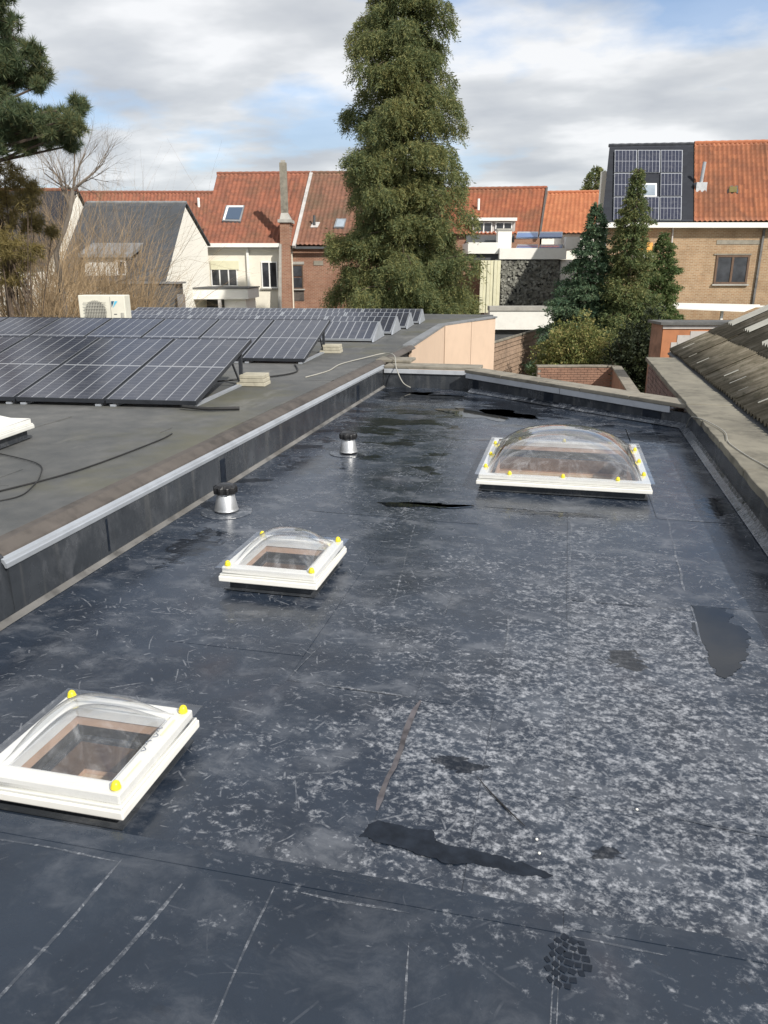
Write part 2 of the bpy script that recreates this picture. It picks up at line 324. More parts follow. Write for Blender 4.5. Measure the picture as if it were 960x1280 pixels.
def win_mat():
    t = NT('window_glass'); n = t.noise(t.pos, 2, 3, .5)
    M['window_glass'] = t.bsdf(t.ramp(n, [(.3, (.018, .02, .024)), (.7, (.06, .065, .075))]), .06, 0, t.bump(t.noise(t.pos, 1.5, 2, .5), .05, .02), .6)
    t = NT('roof_glass'); M['roof_glass'] = t.bsdf((.05, .08, .13), .05, 0, None, .8)
    t = NT('pale_glass'); M['pale_glass'] = t.bsdf(t.ramp(t.noise(t.pos, 2, 3, .5), [(.3, (.22, .26, .30)), (.7, (.32, .37, .42))]), .08, 0, None, .6)
    t = NT('water'); p = t.pos
    M['water'] = t.bsdf((.008, .010, .013), .025, 0, t.bump(t.noise(p, 9, 3, .5), .02, .01), .45)
    t = NT('wet_stain'); M['wet_stain'] = t.bsdf(t.ramp(t.noise(p if False else t.pos, 20, 5, .6), [(.35, (.007, .010, .016)), (.65, (.016, .022, .033))]), .35, 0, t.bump(t.noise(t.pos, 14, 4, .6), .2, .01), .22)
    t = NT('ivy_panel'); v = t.voro(t.map(t.obj, (1, 1, .8)), 6.5); n = t.noise(t.obj, 1.6, 5, .6)
    c = t.mix(t.math('MULTIPLY', t.step(v[0], .12, .5), t.step(n, .35, .62)), (.16, .155, .14), (.016, .018, .018))
    M['ivy_panel'] = t.bsdf(c, .8, 0, t.bump(v[0], .6, .05), .3)
win_mat()
def leaf_mat(name, c1, c2, c3, rough=.65, scale=.8, trans=.25):
    t = NT(name); g = t.n('ShaderNodeNewGeometry'); n = t.noise(g.outputs['Position'], scale, 4, .6)
    c = t.ramp(t.math('ADD', t.math('MULTIPLY', n, .6), t.math('MULTIPLY', g.outputs['Random Per Island'], .4)), [(.3, c1), (.52, c2), (.72, c3)])
    b = t.n('ShaderNodeBsdfPrincipled'); t.put(b.inputs['Base Color'], c); b.inputs['Roughness'].default_value = rough; b.inputs['Specular IOR Level'].default_value = .3
    tl = t.n('ShaderNodeBsdfTranslucent'); t.put(tl.inputs[0], c)
    mx_ = t.n('ShaderNodeMixShader'); mx_.inputs[0].default_value = trans
    t.t.links.new(b.outputs[0], mx_.inputs[1]); t.t.links.new(tl.outputs[0], mx_.inputs[2]); t.t.links.new(mx_.outputs[0], t.out.inputs[0]); M[name] = t.m
leaf_mat('cypress_leaf', (.105, .145, .070), (.20, .225, .095), (.31, .29, .11), scale=.35, trans=.45)
leaf_mat('spruce_blue', (.06, .115, .07), (.11, .175, .10), (.18, .24, .135), trans=.4)
leaf_mat('spruce_leaf', (.085, .125, .055), (.155, .19, .075), (.26, .25, .10), trans=.4)
leaf_mat('yew_leaf', (.068, .11, .042), (.12, .175, .062), (.21, .235, .085), trans=.4)
leaf_mat('pine_needle', (.07, .11, .06), (.12, .16, .08), (.21, .20, .085), trans=.4)
leaf_mat('pine_olive', (.17, .145, .06), (.27, .22, .085), (.36, .28, .11), trans=.45)
leaf_mat('bush_leaf', (.10, .13, .042), (.19, .20, .062), (.32, .27, .11), scale=2, trans=.3)
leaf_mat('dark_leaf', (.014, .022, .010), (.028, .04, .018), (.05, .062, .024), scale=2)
# ------------------------------------------------------------------ mesh builder
class MB:
    def __init__(s): s.v = []; s.f = []; s.uv = []
    def add(s, vs_, fs_):
        o = len(s.v); s.v += [tuple(p) for p in vs_]; s.f += [tuple(i+o for i in f) for f in fs_]; return s
    def hexa(s, p):   # 4 bottom ccw, 4 top
        return s.add(p, [(3, 2, 1, 0), (4, 5, 6, 7), (0, 1, 5, 4), (1, 2, 6, 5), (2, 3, 7, 6), (3, 0, 4, 7)])
    def box(s, x0, x1, y0, y1, z0, z1):
        return s.hexa([(x0, y0, z0), (x1, y0, z0), (x1, y1, z0), (x0, y1, z0), (x0, y0, z1), (x1, y0, z1), (x1, y1, z1), (x0, y1, z1)])
    def slab(s, a, b, c, d, t):
        A, B, C = np.array(a), np.array(b), np.array(d); n = np.cross(B-A, C-A); n = n/np.linalg.norm(n)*t
        q = [np.array(x) for x in (a, b, c, d)]; return s.hexa([x-n for x in q]+q)
    def prism(s, poly, z0, z1):
        n = len(poly); vs_ = [(x, y, z0) for x, y in poly]+[(x, y, z1) for x, y in poly]
        return s.add(vs_, [tuple(range(n-1, -1, -1)), tuple(range(n, 2*n))]+[(i, (i+1) % n, n+(i+1) % n, n+i) for i in range(n)])
    def extr(s, prof, a, b, axis='x'):   # profile (p,q) swept along an axis from a to b
        n = len(prof); mk = (lambda t, p: (t, p[0], p[1])) if axis == 'x' else (lambda t, p: (p[0], t, p[1]))
        vs_ = [mk(a, p) for p in prof]+[mk(b, p) for p in prof]
        return s.add(vs_, [tuple(range(n)), tuple(range(2*n-1, n-1, -1))]+[(i, n+i, n+(i+1) % n, (i+1) % n) for i in range(n)])
    def tube(s, path, rad, n=6, cap=True):
        path = [np.array(p, float) for p in path]; rs = rad if isinstance(rad, (list, tuple)) else [rad]*len(path)
        o = len(s.v); up = np.array((.13, .21, .97))
        for i, p in enumerate(path):
            d = path[min(i+1, len(path)-1)]-path[max(i-1, 0)]; d = d/(np.linalg.norm(d)+1e-9)
            a = np.cross(d, up); a = a/(np.linalg.norm(a)+1e-9) if np.linalg.norm(a) > .05 else np.array((1., 0, 0)); b = np.cross(d, a)
            for k in range(n): s.v.append(tuple(p+rs[i]*(cos(2*pi*k/n)*a+sin(2*pi*k/n)*b)))
        for i in range(len(path)-1):
            for k in range(n): s.f.append((o+i*n+k, o+i*n+(k+1) % n, o+(i+1)*n+(k+1) % n, o+(i+1)*n+k))
        if cap: s.f.append(tuple(o+k for k in range(n))); e = o+(len(path)-1)*n; s.f.append(tuple(e+k for k in range(n-1, -1, -1)))
        return s
    def lathe(s, prof, c=(0, 0), n=24, wob=None):
        o = len(s.v)
        for r, z in prof:
            for k in range(n):
                rr = r*(wob(k, n, z) if wob else 1); s.v.append((c[0]+rr*cos(2*pi*k/n), c[1]+rr*sin(2*pi*k/n), z))
        for i in range(len(prof)-1):
            for k in range(n): s.f.append((o+i*n+k, o+i*n+(k+1) % n, o+(i+1)*n+(k+1) % n, o+(i+1)*n+k))
        s.f.append(tuple(o+k for k in range(n-1, -1, -1))); e = o+(len(prof)-1)*n; s.f.append(tuple(e+k for k in range(n)))
        return s
    def mesh(s, name, mat, smooth=False, off=(0, 0, 0)):
        me = bpy.data.meshes.new(name); v = [(p[0]-off[0], p[1]-off[1], p[2]-off[2]) for p in s.v]
        me.from_pydata(v, [], s.f); me.materials.append(M[mat]); bm = bmesh.new(); bm.from_mesh(me)
        bmesh.ops.recalc_face_normals(bm, faces=bm.faces); bm.to_mesh(me); bm.free()
        if smooth: me.polygons.foreach_set('use_smooth', [True]*len(me.polygons))
        return me
    def build(s, name, mat, parent=None, smooth=False, bevel=0, off=(0, 0, 0), seg=2):
        o = bpy.data.objects.new(name, s.mesh(name, mat, smooth, off)); col.objects.link(o); o.parent = parent
        if bevel:
            b = o.modifiers.new('bevel', 'BEVEL'); b.width = bevel; b.segments = seg; b.limit_method = 'ANGLE'; b.angle_limit = R(40)
        if smooth and not bevel:
            pass
        return o
def tag(o, label=None, cat=None, group=None, kind=None):
    if label: o['label'] = label
    if cat: o['category'] = cat
    if group: o['group'] = group
    if kind: o['kind'] = kind
    return o
def empty(name, loc=(0, 0, 0), rz=0):
    o = bpy.data.objects.new(name, None); o.empty_display_size = .2; col.objects.link(o); o.location = loc; o.rotation_euler = (0, 0, rz); return o
def thing(name, label, cat, loc=(0, 0, 0), rz=0, group=None): return tag(empty(name, loc, rz), label, cat, group)
def copy_tree(o, parent=None):
    c = o.copy(); col.objects.link(c); c.parent = parent
    for ch in list(o.children):
        d = copy_tree(ch, c); d.matrix_parent_inverse = ch.matrix_parent_inverse
    return c
def npmesh(name, V, F, mat, parent=None, smooth=False):
    "large mesh from numpy arrays: V (n,3), F (m,k)"
    me = bpy.data.meshes.new(name); k = F.shape[1]
    me.vertices.add(len(V)); me.vertices.foreach_set('co', V.astype(np.float32).ravel())
    me.loops.add(F.size); me.loops.foreach_set('vertex_index', F.astype(np.int32).ravel())
    me.polygons.add(len(F)); me.polygons.foreach_set('loop_start', np.arange(0, F.size, k, dtype=np.int32)); me.polygons.foreach_set('loop_total', np.full(len(F), k, np.int32))
    me.update(calc_edges=True); me.materials.append(M[mat])
    if smooth: me.polygons.foreach_set('use_smooth', [True]*len(F))
    o = bpy.data.objects.new(name, me); col.objects.link(o); o.parent = parent; return o
def set_uv(o, fn):
    me = o.data; l = me.uv_layers.new(name='uv')
    for i, lp in enumerate(me.loops): l.data[i].uv = fn(me.vertices[lp.vertex_index].co)
# ================================================================== the setting
g = MB(); g.add([(-900, -900, GZ), (900, -900, GZ), (900, 900, GZ), (-900, 900, GZ)], [(0, 1, 2, 3)])
tag(g.build('ground', 'soil'), kind='structure')
# ---- the flat roof: timber deck, membrane sheets lapped over each other, hatches for the rooflights
XL, XR = -2.68, 1.40
BACK0, BACK1 = (-1.30, 11.36), (1.44, 9.16)        # foot of the slanting rear upstand
bn = np.array((BACK1[1]-BACK0[1], -(BACK1[0]-BACK0[0]), 0)); bn = -bn/np.linalg.norm(bn)   # outward normal
HOLES = [(-1.71, -1.34, 1.86, 2.23), (-1.71, -1.30, 3.75, 4.18), (-.54, .66, 6.12, 7.40)]
def sheet(name, x0, x1, y0, y1, z, th, mat, parent, clip=True):
    xs = sorted({x0, x1}|{h[i] for h in HOLES for i in (0, 1) if x0 < h[i] < x1}); ys = sorted({y0, y1}|{h[i] for h in HOLES for i in (2, 3) if y0 < h[i] < y1})
    m = MB()
    for a, b in zip(xs, xs[1:]):
        for c, d in zip(ys, ys[1:]):
            if any(h[0]-1e-6 <= a and b <= h[1]+1e-6 and h[2]-1e-6 <= c and d <= h[3]+1e-6 for h in HOLES): continue
            m.add([(a, c, z), (b, c, z), (b, d, z), (a, d, z)], [(0, 1, 2, 3)])
    me = bpy.data.meshes.new(name); me.from_pydata(m.v, [], m.f); bm = bmesh.new(); bm.from_mesh(me)
    bmesh.ops.remove_doubles(bm, verts=bm.verts, dist=1e-5)
    if clip and y1 > 9: bmesh.ops.bisect_plane(bm, geom=bm.verts[:]+bm.edges[:]+bm.faces[:], plane_co=(BACK0[0]+bn[0]*.08, BACK0[1]+bn[1]*.08, 0), plane_no=bn, clear_outer=True)
    ex = bmesh.ops.extrude_face_region(bm, geom=bm.faces[:]); bmesh.ops.translate(bm, verts=[e for e in ex['geom'] if isinstance(e, bmesh.types.BMVert)], vec=(0, 0, -th))
    bmesh.ops.recalc_face_normals(bm, faces=bm.faces); bm.to_mesh(me); bm.free(); me.materials.append(M[mat])
    if not me.polygons: return None
    o = bpy.data.objects.new(name, me); col.objects.link(o); o.parent = parent; return o
deck = sheet('flat_roof', XL-.1, XR+.1, 1.5, 11.75, -.012, .12, 'dark_wood', None); tag(deck, kind='structure')
COLS = [(-2.68, -1.78, ((1.62, -.1), (4.42, .12), (8.1, .1), (11.72, 0))), (-1.78, -1.09, ((1.62, -.15), (3.05, .14), (5.22, .0), (9.35, .1), (11.72, 0))),
        (-1.09, -.50, ((1.62, .0), (2.80, -.02), (5.19, .08), (8.02, .0), (11.72, 0))), (-.50, -.17, ((1.62, .22), (2.79, -.16), (5.62, .02), (8.65, .1), (11.72, 0))),
        (-.17, .12, ((1.62, .16), (3.72, -.02), (5.62, .04), (8.65, .05), (11.72, 0))), (.12, .75, ((1.62, .10), (2.26, .24), (3.98, .06), (5.62, -.05), (9.0, .05), (11.72, 0))),
        (.75, 1.40, ((1.62, .12), (2.3, -.12), (4.06, -.10), (5.60, .0), (8.3, 0), (11.72, 0)))]
i = 0; SHEETS = []
for cx_, (a, b, ys) in enumerate(COLS):
    for (y0, pat), (y1, _) in zip(ys, ys[1:]):
        zs = .001+.0014*((cx_*2+i) % 4); o = sheet('membrane_sheet', a-.012*(cx_ > 0), b, y0, y1, zs, .012, 'membrane', deck); i += 1; SHEETS.append((a-.012, b, y0, y1, zs))
        if o: o['patina'] = float(pat)
def zdeck(x, y, r=.02): return max([z for a, b, c, d, z in SHEETS if a-r <= x <= b+r and c-r <= y <= d+r]+[0.0])
def strip(path, wd, zf, mat, parent, name='seam_strip'):
    "narrow, slightly ragged welded edge running along a polyline"
    m = MB(); pts = []
    for (x0, y0), (x1, y1) in zip(path, path[1:]):
        n = max(2, int(math.hypot(x1-x0, y1-y0)/.06)); pts += [(x0+(x1-x0)*k/n, y0+(y1-y0)*k/n) for k in range(n)]
    pts.append(path[-1]); d = np.array(path[-1])-np.array(path[0]); d = d/np.linalg.norm(d); nx, ny = -d[1], d[0]
    o = []
    for k, (x, y) in enumerate(pts):
        j = .25*wd*sin(k*.9+x*7); h0 = wd*random.uniform(.3, .55)*(.3 if k in (0, len(pts)-1) else 1); h1 = wd*random.uniform(.3, .55)*(.3 if k in (0, len(pts)-1) else 1); z = zf if zf is not None else zdeck(x, y)+.0007
        o += [(x+nx*(j-h0), y+ny*(j-h0), z), (x+nx*(j+h1), y+ny*(j+h1), z)]
    m.add(o, [(2*k, 2*k+2, 2*k+3, 2*k+1) for k in range(len(pts)-1)]); return m.build(name, mat, parent)
for path, wd in [([(.135, 5.65), (.12, 3.9), (.11, 2.2)], .012), ([(.81, 5.6), (.75, 4.25)], .016), ([(.755, 4.05), (.72, 2.9), (.70, 1.9)], .010),
                 ([(-1.09, 2.83), (-.8, 2.82), (-.51, 2.80)], .012), ([(-1.09, 2.83), (-1.04, 3.2)], .008), ([(-.19, 3.72), (-.15, 2.98)], .012),
                 ([(-.96, 5.19), (-.8, 3.67)], .009), ([(-1.78, 5.22), (-.5, 5.20)], .009), ([(.12, 3.98), (.75, 4.0)], .009), ([(-1.09, 7.9), (-1.09, 5.3)], .009),
                 ([(-2.6, 10.1), (-1.2, 10.15), (.0, 10.1)], .02), ([(-.5, 5.62), (1.38, 5.60)], .012), ([(.75, 9.0), (.76, 6.0)], .010), ([(.12, 2.3), (.75, 2.24), (1.4, 2.2)], .012)]:
    strip(path, wd, None, 'membrane_seam', deck)
# a thick folded lap, rubbed brown, and a straight tear
strip([(-.487, 2.79), (-.5, 2.5), (-.505, 2.08)], .024, None, 'rubbed', deck, 'rubbed_lap')
# ---- nearer, higher roof level that the photographer stands on
pr = [(-3, .10), (1.66, .10), (1.695, .096), (1.712, .082), (1.722, .03), (1.726, -.05), (-3, -.05)]
led = MB().extr(pr, XL-.02, XR+.02, 'x').build('upper_roof', 'membrane_ledge', None); tag(led, kind='structure')
MB().extr([(1.615, .0995), (1.615, .1016), (1.66, .1016), (1.697, .0974), (1.695, .096), (1.66, .10)], XL, .092, 'x').build('edge_strip', 'membrane_ledge', led)
MB().extr([(1.635, .0995), (1.635, .1019), (1.66, .1019), (1.698, .0977), (1.695, .096), (1.66, .10)], .10, XR, 'x').build('edge_strip', 'membrane_ledge', led)
for path, wd in [([(-1.14, 1.598), (-1.18, 1.14), (-1.2, .8)], .011), ([(-.93, 1.55), (-.97, 1.30), (-1.04, .95)], .014), ([(-.68, 1.598), (-.67, 1.16), (-.67, .8)], .008), ([(.078, 1.615), (.072, 1.3), (.068, 1.0)], .004), ([(.090, 1.598), (.085, 1.3), (.08, 1.0)], .003), ([(-.28, 1.5), (-.24, 1.2)], .006), ([(-1.75, 1.588), (-1.3, 1.59), (-1.15, 1.585)], .008), ([(-.6, 1.592), (-.3, 1.59)], .010), ([(.12, 1.61), (.35, 1.607)], .008)]:
    strip(path, wd, .1006, 'membrane_seam', led)
# ---- outer walls of the building below
bw = MB(); poly = [(XL-.15, -3), (XR+.44, -3), (XR+.44, 9.2), (BACK0[0], 11.9), (XL-.15, 11.9)]
n = len(poly); bw.add([(x, y, GZ) for x, y in poly]+[(x, y, -.14) for x, y in poly], [(k, (k+1) % n, n+(k+1) % n, n+k) for k in range(n)])
tag(bw.build('building_walls', 'brick_far_red'), kind='structure')
# ================================================================== parapets
# left upstand: membrane face, aluminium edge trim, brown felt edge of the neighbouring roof
t = thing('parapet_wall', 'low dark upstand with aluminium edge trim between the flat roof and the solar panel roof', 'parapet', (XL, 7, 0))
def pb(m, name, mat, par=t, **k):
    lc = par
    while lc.parent: lc = lc.parent
    return m.build(name, mat, par, off=tuple(lc.location), **k)
up = pb(MB().extr([(XL, -.1), (XL, .283), (XL-.10, .283), (XL-.10, -.1)], 3.12, 11.72, 'y'), 'upstand', 'membrane_wall')
pb(MB().extr([(XL+.004, -.1), (XL-.02, .335), (XL-.06, .362), (XL-.10, .362), (XL-.10, -.1)], -3, 3.12, 'y'), 'wrapped_end', 'membrane_wall')
pb(MB().extr([(XL+.032, .004), (XL+.026, .009), (XL+.010, .018), (XL+.003, .028), (XL+.001, .028), (XL+.001, .004)], 3.0, 11.6, 'y'), 'dirt_fillet', 'pale_dirt')
pb(MB().extr([(XL+.034, .004), (XL+.028, .009), (XL+.012, .018), (XL+.007, .026), (XL+.006, .004)], 1.7, 3.0, 'y'), 'dirt_fillet', 'pale_dirt')
for a, b in ((3.10, 5.6), (5.602, 8.1), (8.102, 10.4), (10.402, 11.70)):
    pb(MB().extr([(XL+.009, .281), (XL+.010, .305), (XL+.002, .309), (XL-.003, .323), (XL-.028, .332), (XL-.034, .328), (XL-.010, .300), (XL-.002, .281)], a, b, 'y'), 'edge_trim', 'aluminium')
pb(MB().extr([(XL-.031, .325), (XL-.036, .342), (XL-.10, .378), (XL-.16, .380), (XL-.16, .30)], 3.13, 14.4, 'y'), 'felt_edge', 'brown_edge')
for y, wd, z0, z1 in ((10.05, .14, .03, .25), (5.7, .10, .02, .24), (4.0, .02, .05, .26)):
    pb(MB().box(XL-.005, XL+.0042, y-wd/2, y+wd/2, z0, z1), 'membrane_patch', 'wet_stain', bevel=.003)
# end upstand
t2 = thing('parapet_wall', 'short dark end upstand with pale trim below the beige wall panels', 'parapet', (-2.0, 11.7, 0))
def pb2(m, name, mat, par=t2, **k): return pb(m, name, mat, par, **k)
pb2(MB().box(XL+.005, -1.36, 11.60, 11.80, -.1, .245), 'upstand', 'membrane_wall')
pb2(MB().box(XL+.01, -1.34, 11.575, 11.60, .22, .285), 'edge_trim', 'trim_grey', bevel=.004)
pb2(MB().box(XL+.01, -1.20, 11.578, 12.0, .29, .335), 'coping', 'coping', bevel=.01)
pb2(MB().box(XL-.2, -2.32, 11.9, 12.35, .34, .385), 'coping_stub', 'coping', bevel=.01)
# slanting rear upstand
t3 = thing('parapet_wall', 'slanting rear upstand with pale metal trim and mossy coping', 'parapet', (0.05, 10.3, 0))
dirv = np.array((BACK1[0]-BACK0[0], BACK1[1]-BACK0[1])); blen = np.linalg.norm(dirv); dirv = dirv/blen
def bk(s, o, z): return (BACK0[0]+dirv[0]*s+bn[0]*o, BACK0[1]+dirv[1]*s+bn[1]*o, z)
def bzt(s): return .285-.05*s/blen
def beam(s0, s1, o0, o1, zb, zt):  # zb/zt relative to sloping top line
    f = lambda s, z: z if z < -.05 else bzt(s)+z
    return MB().hexa([bk(s0, o0, zb(s0)), bk(s1, o0, zb(s1)), bk(s1, o1, zb(s1)), bk(s0, o1, zb(s0)), bk(s0, o0, zt(s0)), bk(s1, o0, zt(s1)), bk(s1, o1, zt(s1)), bk(s0, o1, zt(s0))])
pb(beam(-.06, blen, 0, .22, lambda s: -.1, lambda s: bzt(s)-.06), 'upstand', 'membrane_wall', t3)
pb(beam(-.10, blen*.47, -.025, .0, lambda s: bzt(s)-.085, lambda s: bzt(s)-.01), 'edge_trim', 'trim_grey', t3, bevel=.004)
pb(beam(blen*.4725, blen-.25, -.025, .0, lambda s: bzt(s)-.085, lambda s: bzt(s)-.01), 'edge_trim', 'trim_grey', t3, bevel=.004)
ss = [-.12, .62, 1.3, 1.98, 2.72, blen-.02]
for a, b in zip(ss, ss[1:]):
    dz = random.uniform(-.004, .004); pb(beam(a, b-.008, -.028+random.uniform(-.005, .005), .30, lambda s: bzt(s)-.008+dz, lambda s: bzt(s)+.04+dz), 'coping', 'coping', t3, bevel=.008)
for s0, wd in ((1.38, .16), (.03, .12), (2.9, .25)):
    pb(beam(s0, s0+wd, -.004, .002, lambda s: .02, lambda s: bzt(s)-.088), 'membrane_patch', 'wet_stain', t3, bevel=.002)
pb(MB().add([bk(0, -.07, .0112), bk(blen, -.07, .0112), bk(blen, -.002, .06), bk(0, -.002, .06)], [(0, 1, 2, 3)]), 'dirt_fillet', 'membrane_seam', t3)
# right brick wall with coping
t4 = thing('brick_wall', 'long brick boundary wall with broad mossy concrete coping along the right edge of the flat roof', 'wall', (1.6, 6, GZ))
core = pb(MB().box(1.425, 1.78, -3, 13.86, GZ, .245), 'wall_core', 'mortar', t4)
pb(MB().box(1.395, 1.424, -3, 9.35, -.1, .235), 'upstand', 'membrane_wall', t4)
pb(MB().extr([(1.394, .0112), (1.394, .07), (1.375, .045), (1.335, .014), (1.33, .0112)], 1.7, 9.2, 'y'), 'dirt_fillet', 'membrane_seam', t4)
y = -3.0
while y < 13.9:
    y1 = min(y+1.0, 13.93); dz = random.uniform(-.005, .005); dx = random.uniform(-.006, .006)
    m = MB(); nseg = 8; pts = []
    for k in range(nseg+1):     # crumbling inner edge
        pts.append((1.362+dx+random.uniform(-.007, .007), y+(y1-.006-y)*k/nseg))
    pts += [(1.84+dx, y1-.006), (1.84+dx, y)]
    pb(m.prism(pts, .248+dz, .312+dz), 'coping', 'coping_moss', t4, bevel=.006); y = y1
bmesh_b = MB().box(0, .028, 0, .205, 0, .062).mesh('brick', 'brick_purple'); bm_end = MB().box(0, .205, 0, .028, 0, .062).mesh('brick', 'brick_purple')
def piece(me, loc, par, name='brick', rz=0):
    o = bpy.data.objects.new(name, me); col.objects.link(o); o.parent = par; lc = par.location if par.parent is None else par.parent.location
    o.location = (loc[0]-lc[0], loc[1]-lc[1], loc[2]-lc[2]); o.rotation_euler = (0, 0, rz); return o
for r in range(15):
    z = .242-.074*(r+1)
    for k in range(20):
        yy = 9.46+k*.217+(.108 if r % 2 else 0)
        if yy+.205 < 13.9: piece(bmesh_b, (1.414+random.uniform(-.004, .004), yy, z), t4)
    for k in range(2): piece(bm_end, (1.43+k*.17, 13.85, z), t4)
# cable on the coping
def cable(name, label, pts, r, mat, parent=None, cat='cable'):
    m = MB(); P_ = [np.array(p, float) for p in pts]; path = []
    for k in range(len(P_)-1):      # Catmull-Rom
        p0, p1, p2, p3 = P_[max(k-1, 0)], P_[k], P_[k+1], P_[min(k+2, len(P_)-1)]
        for j in range(8):
            u = j/8; path.append(.5*((2*p1)+(-p0+p2)*u+(2*p0-5*p1+4*p2-p3)*u*u+(-p0+3*p1-3*p2+p3)*u**3))
    path.append(P_[-1]); m.tube(path, r, 6); b = pts[0]; o = m.build(name, mat, parent, True, off=b); o.location = b
    if label: tag(o, label, cat)
    return o
cable('cable', 'thin pale cable lying along the coping of the right boundary wall', [(1.385, 9.0, .05), (1.35, 8.6, .22), (1.345, 8.3, .29), (1.40, 7.9, .322), (1.47, 7.4, .322), (1.42, 6.9, .322), (1.47, 6.4, .322), (1.55, 5.9, .322), (1.52, 5.2, .322), (1.6, 4, .322)], .0045, 'cable_grey')
# ================================================================== corrugated shed roof on the right
t5 = thing('corrugated_roof', 'weathered grey corrugated cement sheet roof of the shed beyond the right wall', 'roof', (1.9, 10, GZ))
SL = .50; LEN1 = 1.9     # rise per metre
def corr(x0, x1, y0, y1, lift, mat='asbestos'):
    nn = int(round((y1-y0)/.0175)); m = MB(); vs_ = []
    for k in range(nn+1):
        yy = y0+(y1-y0)*k/nn; wv_ = .022*sin(2*pi*yy/.146)
        for x in (x0, (x0+x1)/2, x1): vs_.append((x, yy, .335+lift+(x-1.86)*SL+wv_))
    m.add(vs_, [(3*k+j, 3*k+j+1, 3*k+3+j+1, 3*k+3+j) for k in range(nn) for j in (0, 1)])
    return m
for row in range(3):
    x0 = (1.87, 2.50, 4.12)[row]; xw = (.75, 1.74, 1.74)[row]; yy = 3.0
    while yy < 14.9:
        y1 = min(yy+1.02, 15.05); lift = .012*row+random.uniform(0, .01)+(.014 if int(yy) % 2 else 0)
        mat = 'asbestos'
        o = pb(corr(x0, x0+xw, yy-.03, y1+.03, lift, mat), 'corrugated_sheet', mat, t5, smooth=True)
        sm_ = o.modifiers.new('thickness', 'SOLIDIFY'); sm_.thickness = .007
        yy += 1.02
for (x0, x1, yc) in ((2.76, 3.7, 14.62), (2.74, 3.8, 13.2), (2.62, 3.1, 11.35)):
    pb(corr(x0, x1, yc-.22, yc+.22, .055, 'asbestos_light'), 'translucent_sheet', 'asbestos_light', t5, smooth=True)
yy = 3.4
while yy < 14.8:     # pale fixing strips along the eave
    wd = random.uniform(.02, .04); xx = 1.96+random.uniform(-.03, .05); ln = random.uniform(.10, .2); z = .335+.036+(xx-1.86)*SL
    pb(MB().slab((xx, yy, z), (xx+ln, yy, z+ln*SL), (xx+ln, yy+wd, z+ln*SL), (xx, yy+wd, z), .006), 'fixing_strip', 'asbestos_light', t5); yy += random.choice((.58, .73, .876))
pb(MB().box(1.88, 7, 3, 15.0, GZ, .27), 'shed_wall', 'brick_red', t5)
pb(MB().extr([(1.845, .26), (1.845, .285), (1.93, .31), (1.93, .26)], 3, 15.05, 'y'), 'gutter', 'dark_render', t5)
pb(MB().extr([(1.88, .27), (6.7, .27), (6.7, .27+4.82*SL-.02), (1.9, .29)], 14.93, 15.0, 'y'), 'gable_board', 'concrete', t5)
# ================================================================== rooflights
def dome_mesh(a, b, h, z0, flange, n=22, pw=.72):
    "clear acrylic bubble with a flat flange, centred at the origin"
    m = MB(); xs = np.linspace(-1, 1, n); V = []
    for yv in xs:
        for xv in xs:
            f = max(0, (1-abs(xv)**2.4)*(1-abs(yv)**2.4))**pw; V.append((xv*a, yv*b, z0+h*f))
    F = [(j*n+k, j*n+k+1, (j+1)*n+k+1, (j+1)*n+k) for j in range(n-1) for k in range(n-1)]
    m.add(V, F); A, B = a+flange, b+flange
    m.add([(-A, -B, z0), (A, -B, z0), (A, B, z0), (-A, B, z0), (-a, -b, z0), (a, -b, z0), (a, b, z0), (-a, b, z0)], [(0, 1, 5, 4), (1, 2, 6, 5), (2, 3, 7, 6), (3, 0, 4, 7)])
    m.add([(-A, -B, z0), (A, -B, z0), (A, B, z0), (-A, B, z0), (-A, -B, z0-.012), (A, -B, z0-.012), (A, B, z0-.012), (-A, B, z0-.012)], [(0, 1, 5, 4), (1, 2, 6, 5), (2, 3, 7, 6), (3, 0, 4, 7)])
    return m
def ring(ax, ay, bx, by, z0, z1):
    m = MB(); o = [(-ax, -ay), (ax, -ay), (ax, ay), (-ax, ay)]; q = [(-bx, -by), (bx, -by), (bx, by), (-bx, by)]
    vs_ = [(x, y, z0) for x, y in o]+[(x, y, z0) for x, y in q]+[(x, y, z1) for x, y in o]+[(x, y, z1) for x, y in q]
    F = []
    for k in range(4):
        j = (k+1) % 4; F += [(k, j, 8+j, 8+k), (4+k, 12+k, 12+j, 4+j), (8+k, 8+j, 12+j, 12+k), (k, 4+k, 4+j, j)]
    return m.add(vs_, F)
def cap_mesh(): return MB().lathe([(.0170, 0), (.0172, .005), (.0150, .010), (.0145, .015), (.0105, .0225), (.0045, .0265), (.001, .027)], n=14)
CAPM = cap_mesh().mesh('cap', 'yellow_cap', True)
